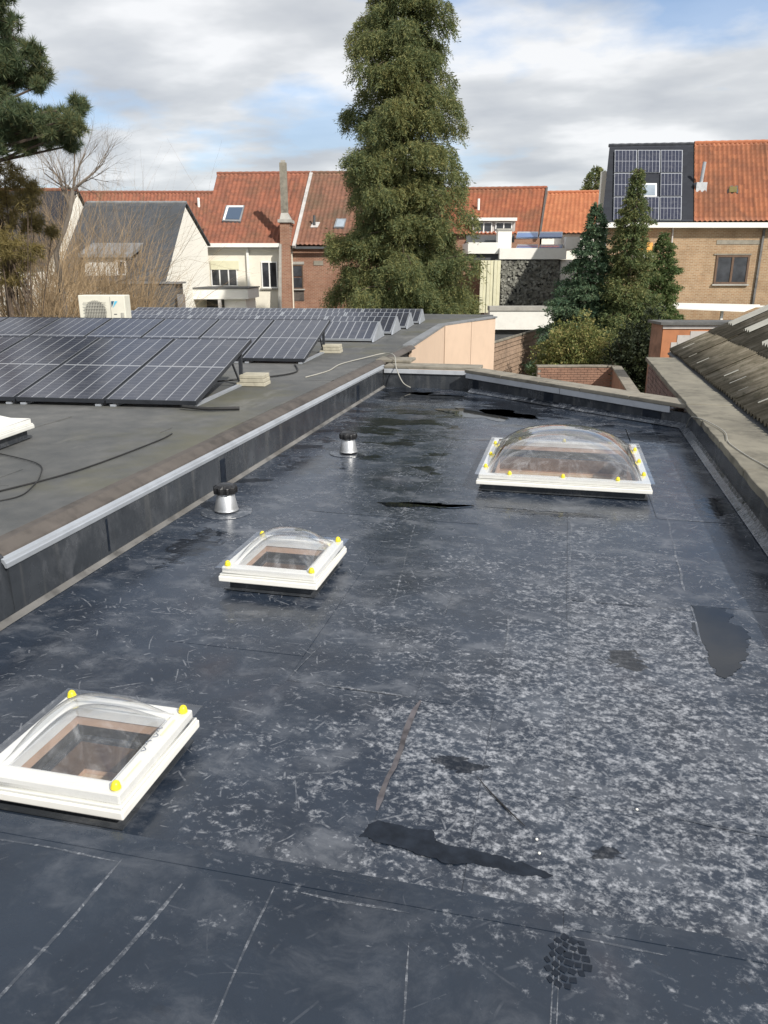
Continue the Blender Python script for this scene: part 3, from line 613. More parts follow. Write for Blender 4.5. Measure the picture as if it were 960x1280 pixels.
def rooflight(label, cx, cy, hx, hy, ztop, domeh, border, capspots, rz=0, opaque=False, base=0, depth=1.3, boards=0):
    t = thing('rooflight', label, 'skylight', (cx, cy, base), rz, 'rooflights on the flat roofs')
    zc = ztop-.085
    ring(hx-.045, hy-.045, hx-border-.006, hy-border-.006, .0, zc).build('curb', 'membrane_wall', t, bevel=.006)
    ring(hx-.02, hy-.02, hx-.1, hy-.1, .0112, .0175).build('curb_flashing', 'membrane_wall', t)
    fr = ring(hx, hy, hx-border+.004, hy-border+.004, zc, zc+.032).build('frame', 'grey_pvc' if opaque else 'white_pvc', t, bevel=.005)
    ring(hx-.006, hy-.006, hx-border+.003, hy-border+.003, zc+.0322, zc+.044).build('frame_step', 'grey_pvc', fr, bevel=.003)
    ring(hx-.016, hy-.016, hx-border, hy-border, zc+.0442, ztop-.002).build('frame_top', 'white_pvc', fr, bevel=.006)
    if opaque: dome_mesh(hx-border*.8, hy-border*.8, domeh, ztop, border*.6).build('dome', 'white_pvc', t, True)
    else:
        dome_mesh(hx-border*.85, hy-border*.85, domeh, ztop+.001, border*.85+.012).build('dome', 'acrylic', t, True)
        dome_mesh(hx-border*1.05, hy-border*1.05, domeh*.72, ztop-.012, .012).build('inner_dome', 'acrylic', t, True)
    if not opaque:
        bx, by = hx-border, hy-border
        ring(bx+.004, by+.004, bx-.012, by-.012, ztop-.05, ztop-.013).build('inner_frame', 'frame_white', t)
        ring(bx+.004, by+.004, bx-.006, by-.006, -.16, ztop-.051).build('lining', 'wood_lining', t)
        ring(bx+.004, by+.004, bx-.04, by-.04, -.20, -.162).build('batten', 'pale_batten', t)
        m = ring(bx+.004, by+.004, bx-.003, by-.003, -depth, -.202); m.build('shaft', 'dark_wood', t)
        MB().box(-bx, bx, -by, by, -depth-.02, -depth).build('shaft_floor', 'dark_wood', t)
        for k in range(boards):
            y0 = -by+2*by*k/boards; MB().box(-bx+.002, bx-.002, y0+.004, y0+2*by/boards-.004, -.30, -.27).build('board', ('wood_lining', 'pale_batten', 'dark_wood')[k % 3] if k % 4 else 'pale_batten', t)
    for (x, y) in capspots:
        o = bpy.data.objects.new('cap', CAPM); col.objects.link(o); o.parent = t; o.location = (x, y, ztop+.001); o.rotation_euler = (random.uniform(-.12, .12), random.uniform(-.12, .12), 0)
    return t
e = .042; hx, hy = .275, .270; h2x, h2y = .287, .302; h3x, h3y = .683, .735
r1 = rooflight('clear domed rooflight nearest the camera, half cut by the left picture edge', -1.527, 2.048, hx, hy, .15, .135, .075, [(sx*(hx-e), sy*(hy-e)) for sx in (-1, 1) for sy in (-1, 1)])
r2 = rooflight('small square clear domed rooflight in the middle of the flat roof', -1.505, 3.965, h2x, h2y, .15, .14, .075, [(sx*(h2x-e), sy*(h2y-e)) for sx in (-1, 1) for sy in (-1, 1)])
r3 = rooflight('large rectangular clear domed rooflight near the far right corner', .058, 6.765, h3x, h3y, .15, .27, .08,
               [(x, -h3y+.05) for x in (-.42, 0, .42)]+[(x, h3y-.05) for x in (-.42, 0, .42)]+[(s*(h3x-.05), y) for s in (-1, 1) for y in (-.48, -.02, .44)], boards=5)
r4 = rooflight('white opaque rooflight on the solar panel roof, cut by the left picture edge', -4.74, 5.05, .48, .48, .17, .12, .085, [], R(6), True, .365)
# pen marks and a wiped yellow smear on the nearest frame
for k, (y, s) in enumerate(((-.02, 1), (.02, -1), (.065, 1), (.10, -1))):
    m = MB(); m.tube([(hx-.066+.012*s*sin(j*.7), y-.012+j*.005, .1517) for j in range(6)], .0012, 4); m.build('pen_mark', 'ink', r1)
m = MB(); m.box(hx-.05, hx-.042, .07, .17, .1512, .1515); m.build('yellow_smear', 'ink_yellow', r1)
m = MB(); m.box(hx-.040, hx-.036, -.19, -.08, .1512, .1515); m.build('yellow_smear', 'ink_yellow', r1)
# ================================================================== roof vents
def vent(label, x, y, s=1.0):
    t = thing('roof_vent', label, 'vent', (x, y, .010), 0, 'aluminium roof vents')
    MB().lathe([(.19*s, -.006), (.188*s, -.002), (.17*s, -.001), (.10*s, .0005)], n=40).build('collar', 'membrane_seam', t)
    MB().lathe([(.088*s, .008), (.090*s, .014), (.086*s, .022), (.084*s, .030), (.066*s, .125), (.060*s, .132), (.060*s, .15)], n=32).build('cone', 'zinc', t, True, bevel=.001)
    wob = lambda k, n, z: 1+.07*(1 if (k//2) % 2 else -1) if z < .19 else 1
    MB().lathe([(.055*s, .140), (.083*s, .142), (.085*s, .170), (.082*s, .188), (.062*s, .205), (.03*s, .212), (.004*s, .213)], n=36, wob=wob).build('cowl', 'black_plastic', t, bevel=.002)
    return t
vent('nearer aluminium roof vent with black cowl beside the left upstand', -2.37, 5.06)
vent('farther aluminium roof vent with black cowl, out on the roof', -2.0, 7.12)
# ================================================================== neighbouring solar roof
NZ = .36
nr = MB().prism([(-16, -3), (XL-.158, -3), (XL-.158, 12.3), (-2.86, 14.4), (-3.13, 20.4), (-2.15, 24.2), (-2.3, 25.6), (-16, 25.6)], GZ, NZ).build('neighbour_roof', 'old_felt'); tag(nr, kind='structure')
nl = MB()
for path, wd, h in [([(-3.55, 7.9), (-3.45, 6.2), (-3.1, 4.6), (-4.6, 4.2)], .05, .003), ([(-8.5, 6.4), (-5.5, 6.2), (-3.3, 6.4)], .03, .003)]:
    pass
for x0, x1, y0, y1, z in ((-9, -3.5, 1, 4.3, .004), (-9, -3.4, 4.2, 6.25, .006), (-9, -3.3, 6.2, 9.5, .003), (-9, -3.2, 9.45, 13, .005), (-3.5, -2.86, -1, 6.0, .008), (-3.38, -2.88, 5.9, 9.6, .006), (-3.25, -2.88, 9.5, 12.3, .009), (-3.3, -2.95, 12.25, 14.3, .004), (-4.9, -3.7, 3.9, 4.6, .010), (-5.6, -4.6, 5.9, 6.5, .012)):
    MB().box(x0, x1, y0, y1, NZ-.01, NZ+z).build('felt_sheet', 'old_felt', nr)
# beige panelled wall that carries the far end of that roof
bwt = thing('panelled_wall', 'beige panelled wall facing the sun behind the end upstand', 'wall', (-2.5, 18, GZ))
def wallpanel(a, b, th=.05):
    d = np.array((b[0]-a[0], b[1]-a[1])); d = d/np.linalg.norm(d); nrm = np.array((d[1], -d[0]))*th
    m = MB().prism([(a[0], a[1]), (b[0], b[1]), (b[0]+nrm[0], b[1]+nrm[1]), (a[0]+nrm[0], a[1]+nrm[1])], GZ, NZ-.02); return pb(m, 'panel', 'beige_panel', bwt)
wallpanel((-3.10, 20.36), (-2.64, 22.2)); wallpanel((-2.63, 22.24), (-2.14, 24.15)); wallpanel((-2.84, 14.4), (-3.12, 20.3))
m = MB(); 
for a, b in (((-2.86, 14.4), (-3.15, 20.4)), ((-3.15, 20.4), (-2.13, 24.2))):
    d = np.array((b[0]-a[0], b[1]-a[1])); d = d/np.linalg.norm(d); nn_ = np.array((d[1], -d[0]))
    m.prism([(a[0]-nn_[0]*.1, a[1]-nn_[1]*.1), (b[0]-nn_[0]*.1, b[1]-nn_[1]*.1), (b[0]+nn_[0]*.09, b[1]+nn_[1]*.09), (a[0]+nn_[0]*.09, a[1]+nn_[1]*.09)], NZ-.015, NZ+.03)
pb(m, 'roof_edge', 'lead', bwt)
# ---- solar panels
def pv(name, label, bl, rz, wd, ln, tilt, mat, group, legs=True, wind=False):
    t = thing(name, label, 'solar panel', bl, rz, group)
    c, s = cos(tilt), sin(tilt)
    def tp(x, y, z): return (x, y*c-z*s, y*s+z*c)
    def tb(x0, x1, y0, y1, z0, z1): return [tp(*q) for q in ((x0, y0, z0), (x1, y0, z0), (x1, y1, z0), (x0, y1, z0), (x0, y0, z1), (x1, y0, z1), (x1, y1, z1), (x0, y1, z1))]
    g_ = .010; m = MB()
    for q in ((g_, g_+.010, 0, ln, -.04, .004), (wd-g_-.010, wd-g_, 0, ln, -.04, .004), (g_+.010, wd-g_-.010, 0, .010, -.04, .004), (g_+.010, wd-g_-.010, ln-.010, ln, -.04, .004)): m.hexa(tb(*q))
    m.build('frame', 'anthracite' if ln > 1.5 else 'aluminium', t)
    me = bpy.data.meshes.new('cells'); me.from_pydata([tp(g_+.010, .010, 0), tp(wd-g_-.010, .010, 0), tp(wd-g_-.010, ln-.010, 0), tp(g_+.010, ln-.010, 0)], [], [(0, 1, 2, 3)])
    u = me.uv_layers.new(name='uv')
    for k, q in enumerate(((0, 0), (1, 0), (1, 1), (0, 1))): u.data[k].uv = q
    me.materials.append(M[mat]); o = bpy.data.objects.new('cells', me); col.objects.link(o); o.parent = t
    MB().hexa(tb(g_+.010, wd-g_-.010, .010, ln-.010, -.012, -.006)).build('back_sheet', 'black_rubber', t)
    if legs:
        z0 = NZ+.006-bl[2]
        for xx in (.06, wd-.10):
            top = tp(xx, ln*.86, -.04); bot = tp(xx, ln*.1, -.04)
            MB().box(xx, xx+.04, top[1]-.02, top[1]+.02, z0, top[2]).build('strut', 'anthracite', t)
            m = MB(); m.tube([(xx+.02, top[1]-.05, z0+.02), (xx+.02, top[1]-.35, top[2]-.09)], .014, 6); m.build('brace', 'anthracite', t)
            MB().box(xx-.01, xx+.05, bot[1]-.2, top[1]+.12, z0, z0+.022).build('rail', 'aluminium', t)
            MB().box(xx, xx+.04, bot[1]-.02, bot[1]+.03, z0+.023, bot[2]).build('foot', 'aluminium', t)
    return t
R52 = R(5.2); ux, uy = cos(R52), sin(R52)
ordn = ['rightmost', 'second from the right', 'third from the right', 'fourth from the right', 'fifth from the right', 'sixth from the right', 'seventh from the right']
tl = math.asin(.46/2.04)
for k in range(5):
    pv('solar_module', f'large solar panel in the front row, {ordn[k]}', (-3.62-1.005*(k+1)*ux, 7.2-1.005*(k+1)*uy, .44), R52, 1.0, 2.04, tl, 'pv_cells', 'front row of solar panels')
for k in range(7):
    pv('solar_module', f'large solar panel in the second row, {ordn[k]}', (-3.80-1.005*(k+1)*ux, 11.2-1.005*(k+1)*uy, .44), R52, 1.0, 2.04, tl, 'pv_cells', 'second row of solar panels')
rows = [(15.05, 3, 'first'), (16.95, 4, 'second'), (18.75, 5, 'third'), (20.6, 5, 'last')]
for j, (yb, nk, rn) in enumerate(rows):
    for k in range(nk):
        t = pv('solar_module', f'small low solar panel in the {rn} of the four far rows, {ordn[k]}', (-3.70-.03*j-1.66*(k+1)*ux, yb-1.66*(k+1)*uy, .425), R52, 1.65, 1.08, R(14.5), 'pv_cells_wide', 'far rows of low solar panels', legs=False)
        if k == 0:
            MB().add([(1.655, -.05, NZ-.425+.01), (1.655, 1.55, NZ-.425+.01), (1.655, 1.06, .275), (1.655, .98, .285), (1.655, .03, .03), (1.685, -.05, NZ-.425+.01), (1.685, 1.55, NZ-.425+.01), (1.66, 1.06, .275), (1.66, .98, .285), (1.66, .03, .03)],
                     [(0, 1, 2, 3, 4), (9, 8, 7, 6, 5), (0, 5, 6, 1), (1, 6, 7, 2), (2, 7, 8, 3), (3, 8, 9, 4), (4, 9, 5, 0)]).build('wind_plate', 'aluminium', t)
# ballast slabs
def ballast(label, x, y, n, rz):
    t = thing('ballast_slabs', label, 'paving slabs', (x, y, NZ+.006), rz)
    for k in range(n): MB().box(-.18+.02*k, .18-.01*k, -.13, .13+.015*k, .046*k, .046*k+.043).build('slab', 'paver', t, bevel=.005)
ballast('stack of pale ballast slabs under the back of the front row end panel', -3.72, 8.95, 3, .1)
ballast('pale ballast slabs under the back of the second row end panel', -3.92, 12.95, 3, .1)
cable('cable', 'black cable trailing on the felt behind the front row of panels', [(-4.2, 8.9, .40), (-3.75, 9.6, .385), (-3.6, 10.2, .38), (-3.9, 11.0, .38)], .011, 'black_rubber')
cable('cable', 'black corrugated conduit end sticking out from the front row panel foot', [(-3.75, 7.12, .40), (-3.5, 7.1, .39), (-3.35, 7.12, .392), (-3.16, 7.2, .39)], .02, 'black_rubber')
cable('cable', 'thin black cable loop on the felt at the left picture edge', [(-4.3, 5.0, .378), (-3.7, 4.75, .378), (-3.45, 4.45, .378), (-3.3, 4.15, .378), (-3.25, 3.95, .378), (-3.35, 3.75, .378), (-3.3, 3.45, .378), (-3.3, 3.2, .378)], .0045, 'black_rubber')
cable('cable', 'black cable running straight along the felt seam near the left edge', [(-3.5, 3.9, .378), (-3.28, 4.6, .378), (-3.22, 5.6, .378), (-3.25, 5.95, .376)], .006, 'black_rubber')
cable('cable', 'pale grey cable arching over the end of the left upstand', [(-3.3, 9.7, .375), (-3.2, 10.4, .378), (-3.25, 11.2, .38), (-3.1, 12.0, .39), (-2.85, 12.4, .43), (-2.6, 12.0, .44), (-2.46, 11.5, .31), (-2.33, 11.35, .12), (-2.2, 11.3, .05)], .008, 'cable_grey')
# ---- air conditioner
a0 = P(97, 369, 15.3); a1 = P(155, 369, 15.3)
ac = thing('air_conditioner', 'cream outdoor air conditioning unit behind the second row of panels', 'air conditioner', TW(((a0[0]+a1[0])/2, 15.3, NZ+.006)), YAW)
wx = (a1[0]-a0[0])/2; zb, zt = .28, a0[2]-NZ-.006
MB().box(-wx, wx, 0, .34, zb, zt).build('case', 'ac_cream', ac, bevel=.012)
gr = MB().lathe([(.20, 0), (.20, .012), (.19, .014)], n=28); gm = MB().add([(x, -.001-z, y) for x, y, z in gr.v], gr.f)
cxg, czg = -wx*.28, (zb+zt)/2
MB().add([(x+cxg, y, z+czg) for x, y, z in gm.v], gm.f).build('fan_opening', 'dark_render', ac)
m = MB()
for k in range(-6, 7):
    hgt = math.sqrt(max(.2**2-(k*.031)**2, 0)); m.box(cxg+k*.031-.008, cxg+k*.031+.008, -.03, -.016, czg-hgt-.02, czg+hgt+.02)
for k in range(-3, 4): m.box(cxg-.22, cxg+.22, -.036, -.0305, czg+k*.06-.005, czg+k*.06+.005)
m.build('grille', 'ac_grille', ac)
MB().box(wx*.36, wx*.385, -.004, .001, zb+.03, zt-.03).build('panel_joint', 'ac_grille', ac)
lz = zt-.16
MB().add([(wx*.42, -.006, lz-.07), (wx*.42, -.006, lz+.05), (wx*.55, -.006, lz+.05)], [(0, 1, 2)]).build('logo', 'logo_dark', ac)
MB().add([(wx*.47, -.0065, lz-.08), (wx*.57, -.0065, lz+.05), (wx*.70, -.0065, lz+.05)], [(0, 1, 2)]).build('logo', 'logo_light', ac)
MB().box(wx*.5, wx*.62, -.006, .001, lz-.2, lz-.185).build('lettering', 'dark_render', ac)
MB().box(wx*.80, wx*.93, -.02, .001, zb+.08, zb+.3).build('handle', 'ac_grille', ac, bevel=.01)
for xx in (-wx*.7, wx*.7): MB().box(xx-.03, xx+.03, -.03, .37, 0, zb-.001).build('leg', 'dark_render', ac)
# ================================================================== buildings in the background (their fronts face the eye)
class Bld:
    def __init__(s, name, label, cat, u, D, group=None, z=GZ):
        s.o = (P(u, 338, D)[0], D, z); s.r = thing(name, label, cat, TW(s.o), YAW, group); s.D = D
    def add(s, m, name, mat, par=None, **k): return m.build(name, mat, par or s.r, off=s.o, **k)
    def rect(s, u0, v0, u1, v1, D, back=.2, name='wall', mat='white_wall', par=None, **k):
        a = P((u0+u1)/2, v1, D); b = P((u0+u1)/2, v0, D); vm = (v0+v1)/2
        return s.add(MB().box(P(u0, vm, D)[0], P(u1, vm, D)[0], D, D+back, a[2], b[2]), name, mat, par, **k)
    def window(s, u0, v0, u1, v1, D, nx=2, ny=1, frame='frame_white', glass='window_glass', fw=.06, name='window', sill=True):
        vm = (v0+v1)/2; x0, x1 = P(u0, vm, D)[0], P(u1, vm, D)[0]; z0, z1 = P(u0, v1, D)[2], P(u0, v0, D)[2]
        m = MB(); m.box(x0, x1, D-.05, D, z0, z0+fw).box(x0, x1, D-.05, D, z1-fw, z1).box(x0, x0+fw, D-.05, D, z0+fw, z1-fw).box(x1-fw, x1, D-.05, D, z0+fw, z1-fw)
        w_ = s.add(m, name, frame)
        for k in range(1, nx):
            xc = x0+(x1-x0)*k/nx; s.add(MB().box(xc-fw*.55, xc+fw*.55, D-.055, D, z0+fw, z1-fw), 'mullion', frame, w_)
        for k in range(nx):
            xa, xb = x0+(x1-x0)*k/nx, x0+(x1-x0)*(k+1)/nx
            for j in range(ny):
                za, zb_ = z0+(z1-z0)*j/ny, z0+(z1-z0)*(j+1)/ny
                s.add(MB().box(xa+fw*.5, xb-fw*.5, D-.02, D-.005, za+fw*.5, zb_-fw*.5), 'pane', glass, w_)
        if sill: s.add(MB().box(x0-.08, x1+.08, D-.12, D, z0-.07, z0-.002), 'sill', 'concrete', w_)
        return w_
    def tiles(s, c00, c10, c01, c11, mat, tw=.24, th=.30, amp=.035, name='roof', par=None, lift=.03):
        "pantile relief between eave (c00,c10) and ridge (c01,c11) corners"
        A, B, C, D_ = [np.array(x, float) for x in (c00, c10, c01, c11)]
        nx = max(3, int(np.linalg.norm(B-A)/tw)); ny = max(3, int(np.linalg.norm(C-A)/th))
        nrm = np.cross(B-A, C-A); nrm /= np.linalg.norm(nrm); q = 4; V = []; UV = []
        for j in range(ny):
            for e in (0, 1):
                tv = (j+e)/ny
                for i_ in range(nx*q+1):
                    tu = i_/(nx*q); p = (A*(1-tu)+B*tu)*(1-tv)+(C*(1-tu)+D_*tu)*tv
                    V.append(p+nrm*(amp*sin(2*pi*i_/q+.6)+(lift if e == 0 else 0))); UV.append((tu*nx+.01, j+.03+.94*e))
        F = []; w1 = nx*q+1
        for j in range(2*ny-1):
            for i_ in range(w1-1): F.append((j*w1+i_, j*w1+i_+1, (j+1)*w1+i_+1, (j+1)*w1+i_))
        V = np.array(V)-np.array(s.o); o = npmesh(name, V, np.array(F), mat, par or s.r, False)
        l = o.data.uv_layers.new(name='uv'); UV = np.array(UV, np.float32); l.data.foreach_set('uv', UV[np.array(F).ravel()].ravel()); return o
    def gable_body(s, x0, x1, D0, Dr, D1, ze, zr, ze1, mat, name='wall', inset=.12, k0=0, k1=0):
        "k0, k1: sideways drift of the two end walls per metre of depth"
        m = MB(); prof = [(D0, GZ), (D0, ze), (Dr, zr-inset), (D1, ze1), (D1, GZ)]; m.extr(prof, 0, 1, 'x')
        m.v = [((x0+k0*(y-D0)) if x < .5 else (x1+k1*(y-D0)), y, z) for x, y, z in m.v]
        return s.add(m, name, mat)
    def on_slope(s, u, v, De, ve, Dr, vr, off=0.0):
        "point on a roof slope (eave at De seen at row ve, ridge at Dr at row vr) that shows at u,v; off lifts it towards the front"
        lo, hi = De, Dr; za, zb2 = P(480, ve, De)[2], P(480, vr, Dr)[2]
        for _ in range(40):
            md = (lo+hi)/2; zs = za+(zb2-za)*(md-De)/(Dr-De)
            if P(u, v, md)[2] > zs: lo = md
            else: hi = md
        return P(u, v, (lo+hi)/2-off)
    def ridge(s, a, b, mat, r=.12, par=None):
        m = MB(); A, B = np.array(a), np.array(b); n_ = max(2, int(np.linalg.norm(B-A)/.38)); pts = [A+(B-A)*k/(n_*2) for k in range(n_*2+1)]
        m.tube(pts, [r*(1.0 if k % 2 else .86) for k in range(len(pts))], 8); return s.add(m, 'ridge_tiles', mat, par)
# --- cream rendered house with the red roof
D = 45; b = Bld('house', 'cream rendered house with red tiled roof and one roof window', 'house', 312, D, 'row of houses behind')
xl, xr = P(258, 340, D)[0], P(366, 340, D)[0]; ze = P(300, 308, D)[2]; zr = P(300, 217, 50.5)[2]
b.gable_body(xl, xr, D, 50.5, 57, ze, zr, ze, 'cream_wall')
rf = b.tiles(P(251, 305, D-.35), P(366, 307, D-.35), P(272, 217, 50.5), P(388, 216, 50.5), 'tile_red')
b.add(MB().slab(P(388, 218, 50.6), P(272, 219, 50.6), (xl, 57, ze), (xr, 57, ze), .1), 'rear_slope', 'tile_red', rf)
b.ridge(P(271, 217, 50.5), P(388, 216, 50.5), 'tile_red', .12, rf)
b.rect(255, 304, 352, 309, D-.42, .12, 'gutter', 'white_paint'); 
b.add(MB().slab(P(365, 307, D-.45), P(369, 307, D-.45), P(391, 215.5, 50.4), P(387, 215.5, 50.4), .16), 'verge', 'plaster_grey', rf)
b.window(264, 336, 297, 358, D, 3, 1); b.rect(263, 326, 298, 337, D-.07, .06, 'shutter_box', 'pale_yellow')
b.window(327, 327, 347, 360, D, 2, 1)
b.rect(309, 310, 312, 378, D-.14, .12, 'downpipe', 'white_paint'); b.rect(255, 310, 352, 312.5, D-.05, .05, 'cornice', 'white_paint')
sp = lambda u, v, o_: b.on_slope(u, v, 44.65, 306, 50.5, 216.5, o_)
rw = b.add(MB().slab(sp(277.5, 276, .22), sp(300.5, 276.5, .22), sp(305.5, 256.5, .22), sp(282.5, 256.5, .22), .14), 'roof_window', 'lead')
b.add(MB().slab(sp(281, 273.5, .26), sp(299, 274, .26), sp(303.5, 258.5, .26), sp(285.5, 258.5, .26), .03), 'pane', 'roof_glass', rw)
b.add(MB().slab(sp(278.5, 274.5, .27), sp(281, 274.5, .27), sp(286, 258, .27), sp(283.5, 258, .27), .04), 'side_bar', 'frame_white', rw)
b.add(MB().slab(sp(283.5, 258.8, .27), sp(303.5, 258.8, .27), sp(304, 257, .27), sp(284, 257, .27), .04), 'top_bar', 'frame_white', rw)
# --- chimney between the houses
b = Bld('chimney', 'tall slender pale chimney stack on a tapering brick base between the two houses', 'chimney', 356, 44.3)
a, c = P(350, 378, 44.3), P(364, 378, 44.3); d, e_ = P(350, 277, 44.6), P(362, 277, 44.6)
b.add(MB().hexa([(a[0], 44.3, GZ), (c[0], 44.3, GZ), (c[0], 45, GZ), (a[0], 45, GZ), (d[0], 44.5, d[2]), (e_[0], 44.5, d[2]), (e_[0], 45.9, d[2]), (d[0], 45.9, d[2])]), 'brick_base', 'brick_far_red')
a2 = P(344, 375, 44.25); b.add(MB().hexa([(a2[0], 44.24, GZ), (a[0]-.002, 44.24, GZ), (a[0]-.002, 44.9, GZ), (a2[0], 44.9, GZ), (P(349, 305, 44.3)[0], 44.3, P(349, 305, 44.3)[2]), (d[0]+.06, 44.3, P(349, 305, 44.3)[2]), (d[0]+.06, 44.9, P(349, 305, 44.3)[2]), (P(349, 305, 44.3)[0], 44.9, P(349, 305, 44.3)[2])]), 'sloping_buttress', 'concrete')
p0, p1 = P(347, 278, 44.4), P(364, 271, 44.4); b.add(MB().box(p0[0], p1[0], 44.4, 46, p0[2], p0[2]+.16), 'corbel', 'concrete')
q0, q1 = P(351.5, 273, 44.7), P(357.5, 203, 44.7)
b.add(MB().hexa([(p0[0]+.1, 44.5, p0[2]+.162), (p1[0]-.05, 44.5, p0[2]+.162), (p1[0]-.05, 45.4, p0[2]+.162), (p0[0]+.1, 45.4, p0[2]+.162), (q0[0], 44.7, p0[2]+.5), (q1[0], 44.7, p0[2]+.5), (q1[0], 45.0, p0[2]+.5), (q0[0], 45.0, p0[2]+.5)]), 'flare', 'concrete')
b.add(MB().box(q0[0], q1[0], 44.7, 45.0, p0[2]+.5, q1[2]), 'stack', 'coping'); b.add(MB().box(q0[0]+.07, q1[0]-.07, 44.77, 44.93, q1[2], q1[2]+.12), 'flue', 'concrete')
# --- red brick house with brown roof
D = 45.2; b = Bld('house', 'red brick house with brown tiled roof, partly behind the tall conifer', 'house', 420, D, 'row of houses behind')
xl, xr = P(366.5, 340, D)[0], P(500, 340, D)[0]; ze = P(400, 308, D)[2]; zr = P(400, 216, 50.5)[2]
b.gable_body(xl+.02, xr, D, 50.5, 57, ze, zr, ze, 'brick_far_red')
rf = b.tiles(P(369, 306, D-.35), P(510, 308, D-.35), P(391, 216, 50.5), P(520, 216, 50.5), 'tile_brown')
b.add(MB().slab(P(520, 218, 50.6), P(391, 218, 50.6), (xl+.02, 57, ze), (xr, 57, ze), .1), 'rear_slope', 'tile_brown', rf)
b.ridge(P(389, 216, 50.5), P(520, 216, 50.5), 'tile_brown', .12, rf)
b.window(364.5, 331, 379, 361, D-.02, 1, 2, 'dark_wood'); b.rect(364, 327, 380, 330.5, D-.04, .04, 'lintel', 'concrete')
b.rect(364, 362, 380, 376, D-.03, .03, 'lower_panel', 'brown_edge'); b.rect(392, 326, 404, 331.5, D-.03, .03, 'lintel', 'coping')
b.rect(366, 308, 440, 311, D-.45, .12, 'gutter', 'dark_render')
sp = lambda u, v, o_: b.on_slope(u, v, 44.85, 307, 50.5, 216, o_)
fl = b.add(MB().slab(sp(388, 284, .14), sp(397, 284, .14), sp(400, 277.5, .14), sp(391, 277.5, .14), .05), 'vent_flashing', 'plaster_grey'); v_ = sp(393, 281, .15)
b.add(MB().tube([v_, (v_[0], v_[1], v_[2]+.5)], .07, 8), 'vent_pipe', 'dark_render')
rw = b.add(MB().slab(sp(417, 284, .2), sp(430, 284, .2), sp(433, 273, .2), sp(420.5, 273, .2), .12), 'roof_window', 'lead')
b.add(MB().slab(sp(419, 283, .24), sp(429, 283, .24), sp(431.5, 274, .24), sp(422, 274, .24), .03), 'pane', 'pale_glass', rw)
# --- low white flat-roofed extension in front of the cream house
D = 40; b = Bld('garden_room', 'low white flat roofed extension with a post in front of the cream house', 'extension', 272, D)
zt_ = P(270, 361, D)[2]; zb_ = P(270, 374, D)[2]; xa, xb = P(232, 365, D)[0], P(310, 365, D)[0]
b.add(MB().box(xa, xb, D, D+3.5, zb_, zt_), 'fascia', 'white_paint'); b.add(MB().box(xa-.05, xb+.05, D-.05, D+3.6, zt_+.002, zt_+.06), 'roof_felt', 'dark_render')
b.add(MB().box(P(279, 380, D)[0], P(306, 380, D)[0], D+.3, D+3.4, GZ, zb_-.002), 'wall', 'white_paint'); b.rect(273, 374, 277, 400, D+.02, .15, 'post', 'plaster_grey')
b.add(MB().box(xa+.1, P(279, 380, D)[0]-.02, D+2.9, D+3.1, GZ, zb_-.004), 'back_wall', 'dark_render')
# --- slate roofed house with white gable
b = Bld('house', 'white gabled house with grey slate roof and box dormer', 'house', 170, 37, 'row of houses behind')
gx = P(206, 350, 35)[0]; lx_ = P(88, 300, 37)[0]; z0_ = P(206, 350, 35)[2]; zr = P(240, 254, 39.6)[2]; z1_ = P(262, 305, 44.2)[2]
b.add(MB().extr([(35.1, GZ), (35.1, z0_-.06), (39.6, zr-.16), (44.0, z1_-.1), (44.0, GZ)], lx_, gx, 'x'), 'wall', 'white_wall')
rf = b.tiles((lx_-.1, 34.9, z0_-.05), (gx+.08, 34.9, z0_-.05), (lx_-.1, 39.6, zr), (gx+.08, 39.6, zr), 'slate', .30, .24, .0, lift=.012)
b.add(MB().slab((gx+.08, 39.62, zr), (lx_-.1, 39.62, zr), (lx_-.1, 44.4, z1_-.1), (gx+.08, 44.4, z1_-.1), .08), 'rear_slope', 'slate', rf)
b.ridge((lx_, 39.6, zr+.02), (gx+.1, 39.6, zr+.02), 'lead', .09, rf)
b.add(MB().box(lx_, gx+.05, 34.78, 34.9, z0_-.16, z0_-.05), 'gutter', 'dark_render')
da, db = P(105, 325, 35.2), P(160, 345, 35.2)
dm = b.add(MB().box(da[0], db[0], 35.2, 37.4, db[2]-.12, P(120, 322, 35.2)[2]), 'dormer', 'white_paint')
b.add(MB().hexa([(da[0]-.2, 35.0, P(120, 322, 35.2)[2]+.002), (db[0]+.25, 35.0, P(120, 322, 35.2)[2]+.002), (db[0]+.25, 37.6, P(120, 322, 35.2)[2]+.6), (da[0]-.2, 37.6, P(120, 322, 35.2)[2]+.6), (da[0]-.2, 35.0, P(120, 322, 35.2)[2]+.14), (db[0]+.25, 35.0, P(120, 322, 35.2)[2]+.14), (db[0]+.25, 37.6, P(120, 322, 35.2)[2]+.8), (da[0]-.2, 37.6, P(120, 322, 35.2)[2]+.8)]), 'dormer_roof', 'lead', dm)
b.add(MB().box(db[0]+.002, db[0]+.1, 35.15, 37.2, db[2]-.1, P(120, 322, 35.2)[2]-.05), 'dormer_cheek', 'slate', dm)
b.window(146, 325, 158, 344, 35.18, 1, 1, sill=False)
pz = P(196, 358, 34.8); b.add(MB().tube([(pz[0], 34.74, z0_-.12), (pz[0], 34.74, pz[2]), (pz[0]-.3, 34.74, pz[2]-.25), (pz[0]-.3, 34.74, GZ)], .05, 8), 'downpipe', 'white_paint')
b = Bld('lean_to', 'dark grey low annex in front of the white gable', 'annex', 195, 33.5)
b.rect(150, 355, 221, 420, 33.5, 1.3, 'wall', 'dark_render'); b.rect(148, 352.5, 222.5, 354.8, 33.45, 1.4, 'roof_felt', 'lead'); b.rect(222.5, 368, 230, 400, 33.3, .3, 'corner_sheet', 'zinc')
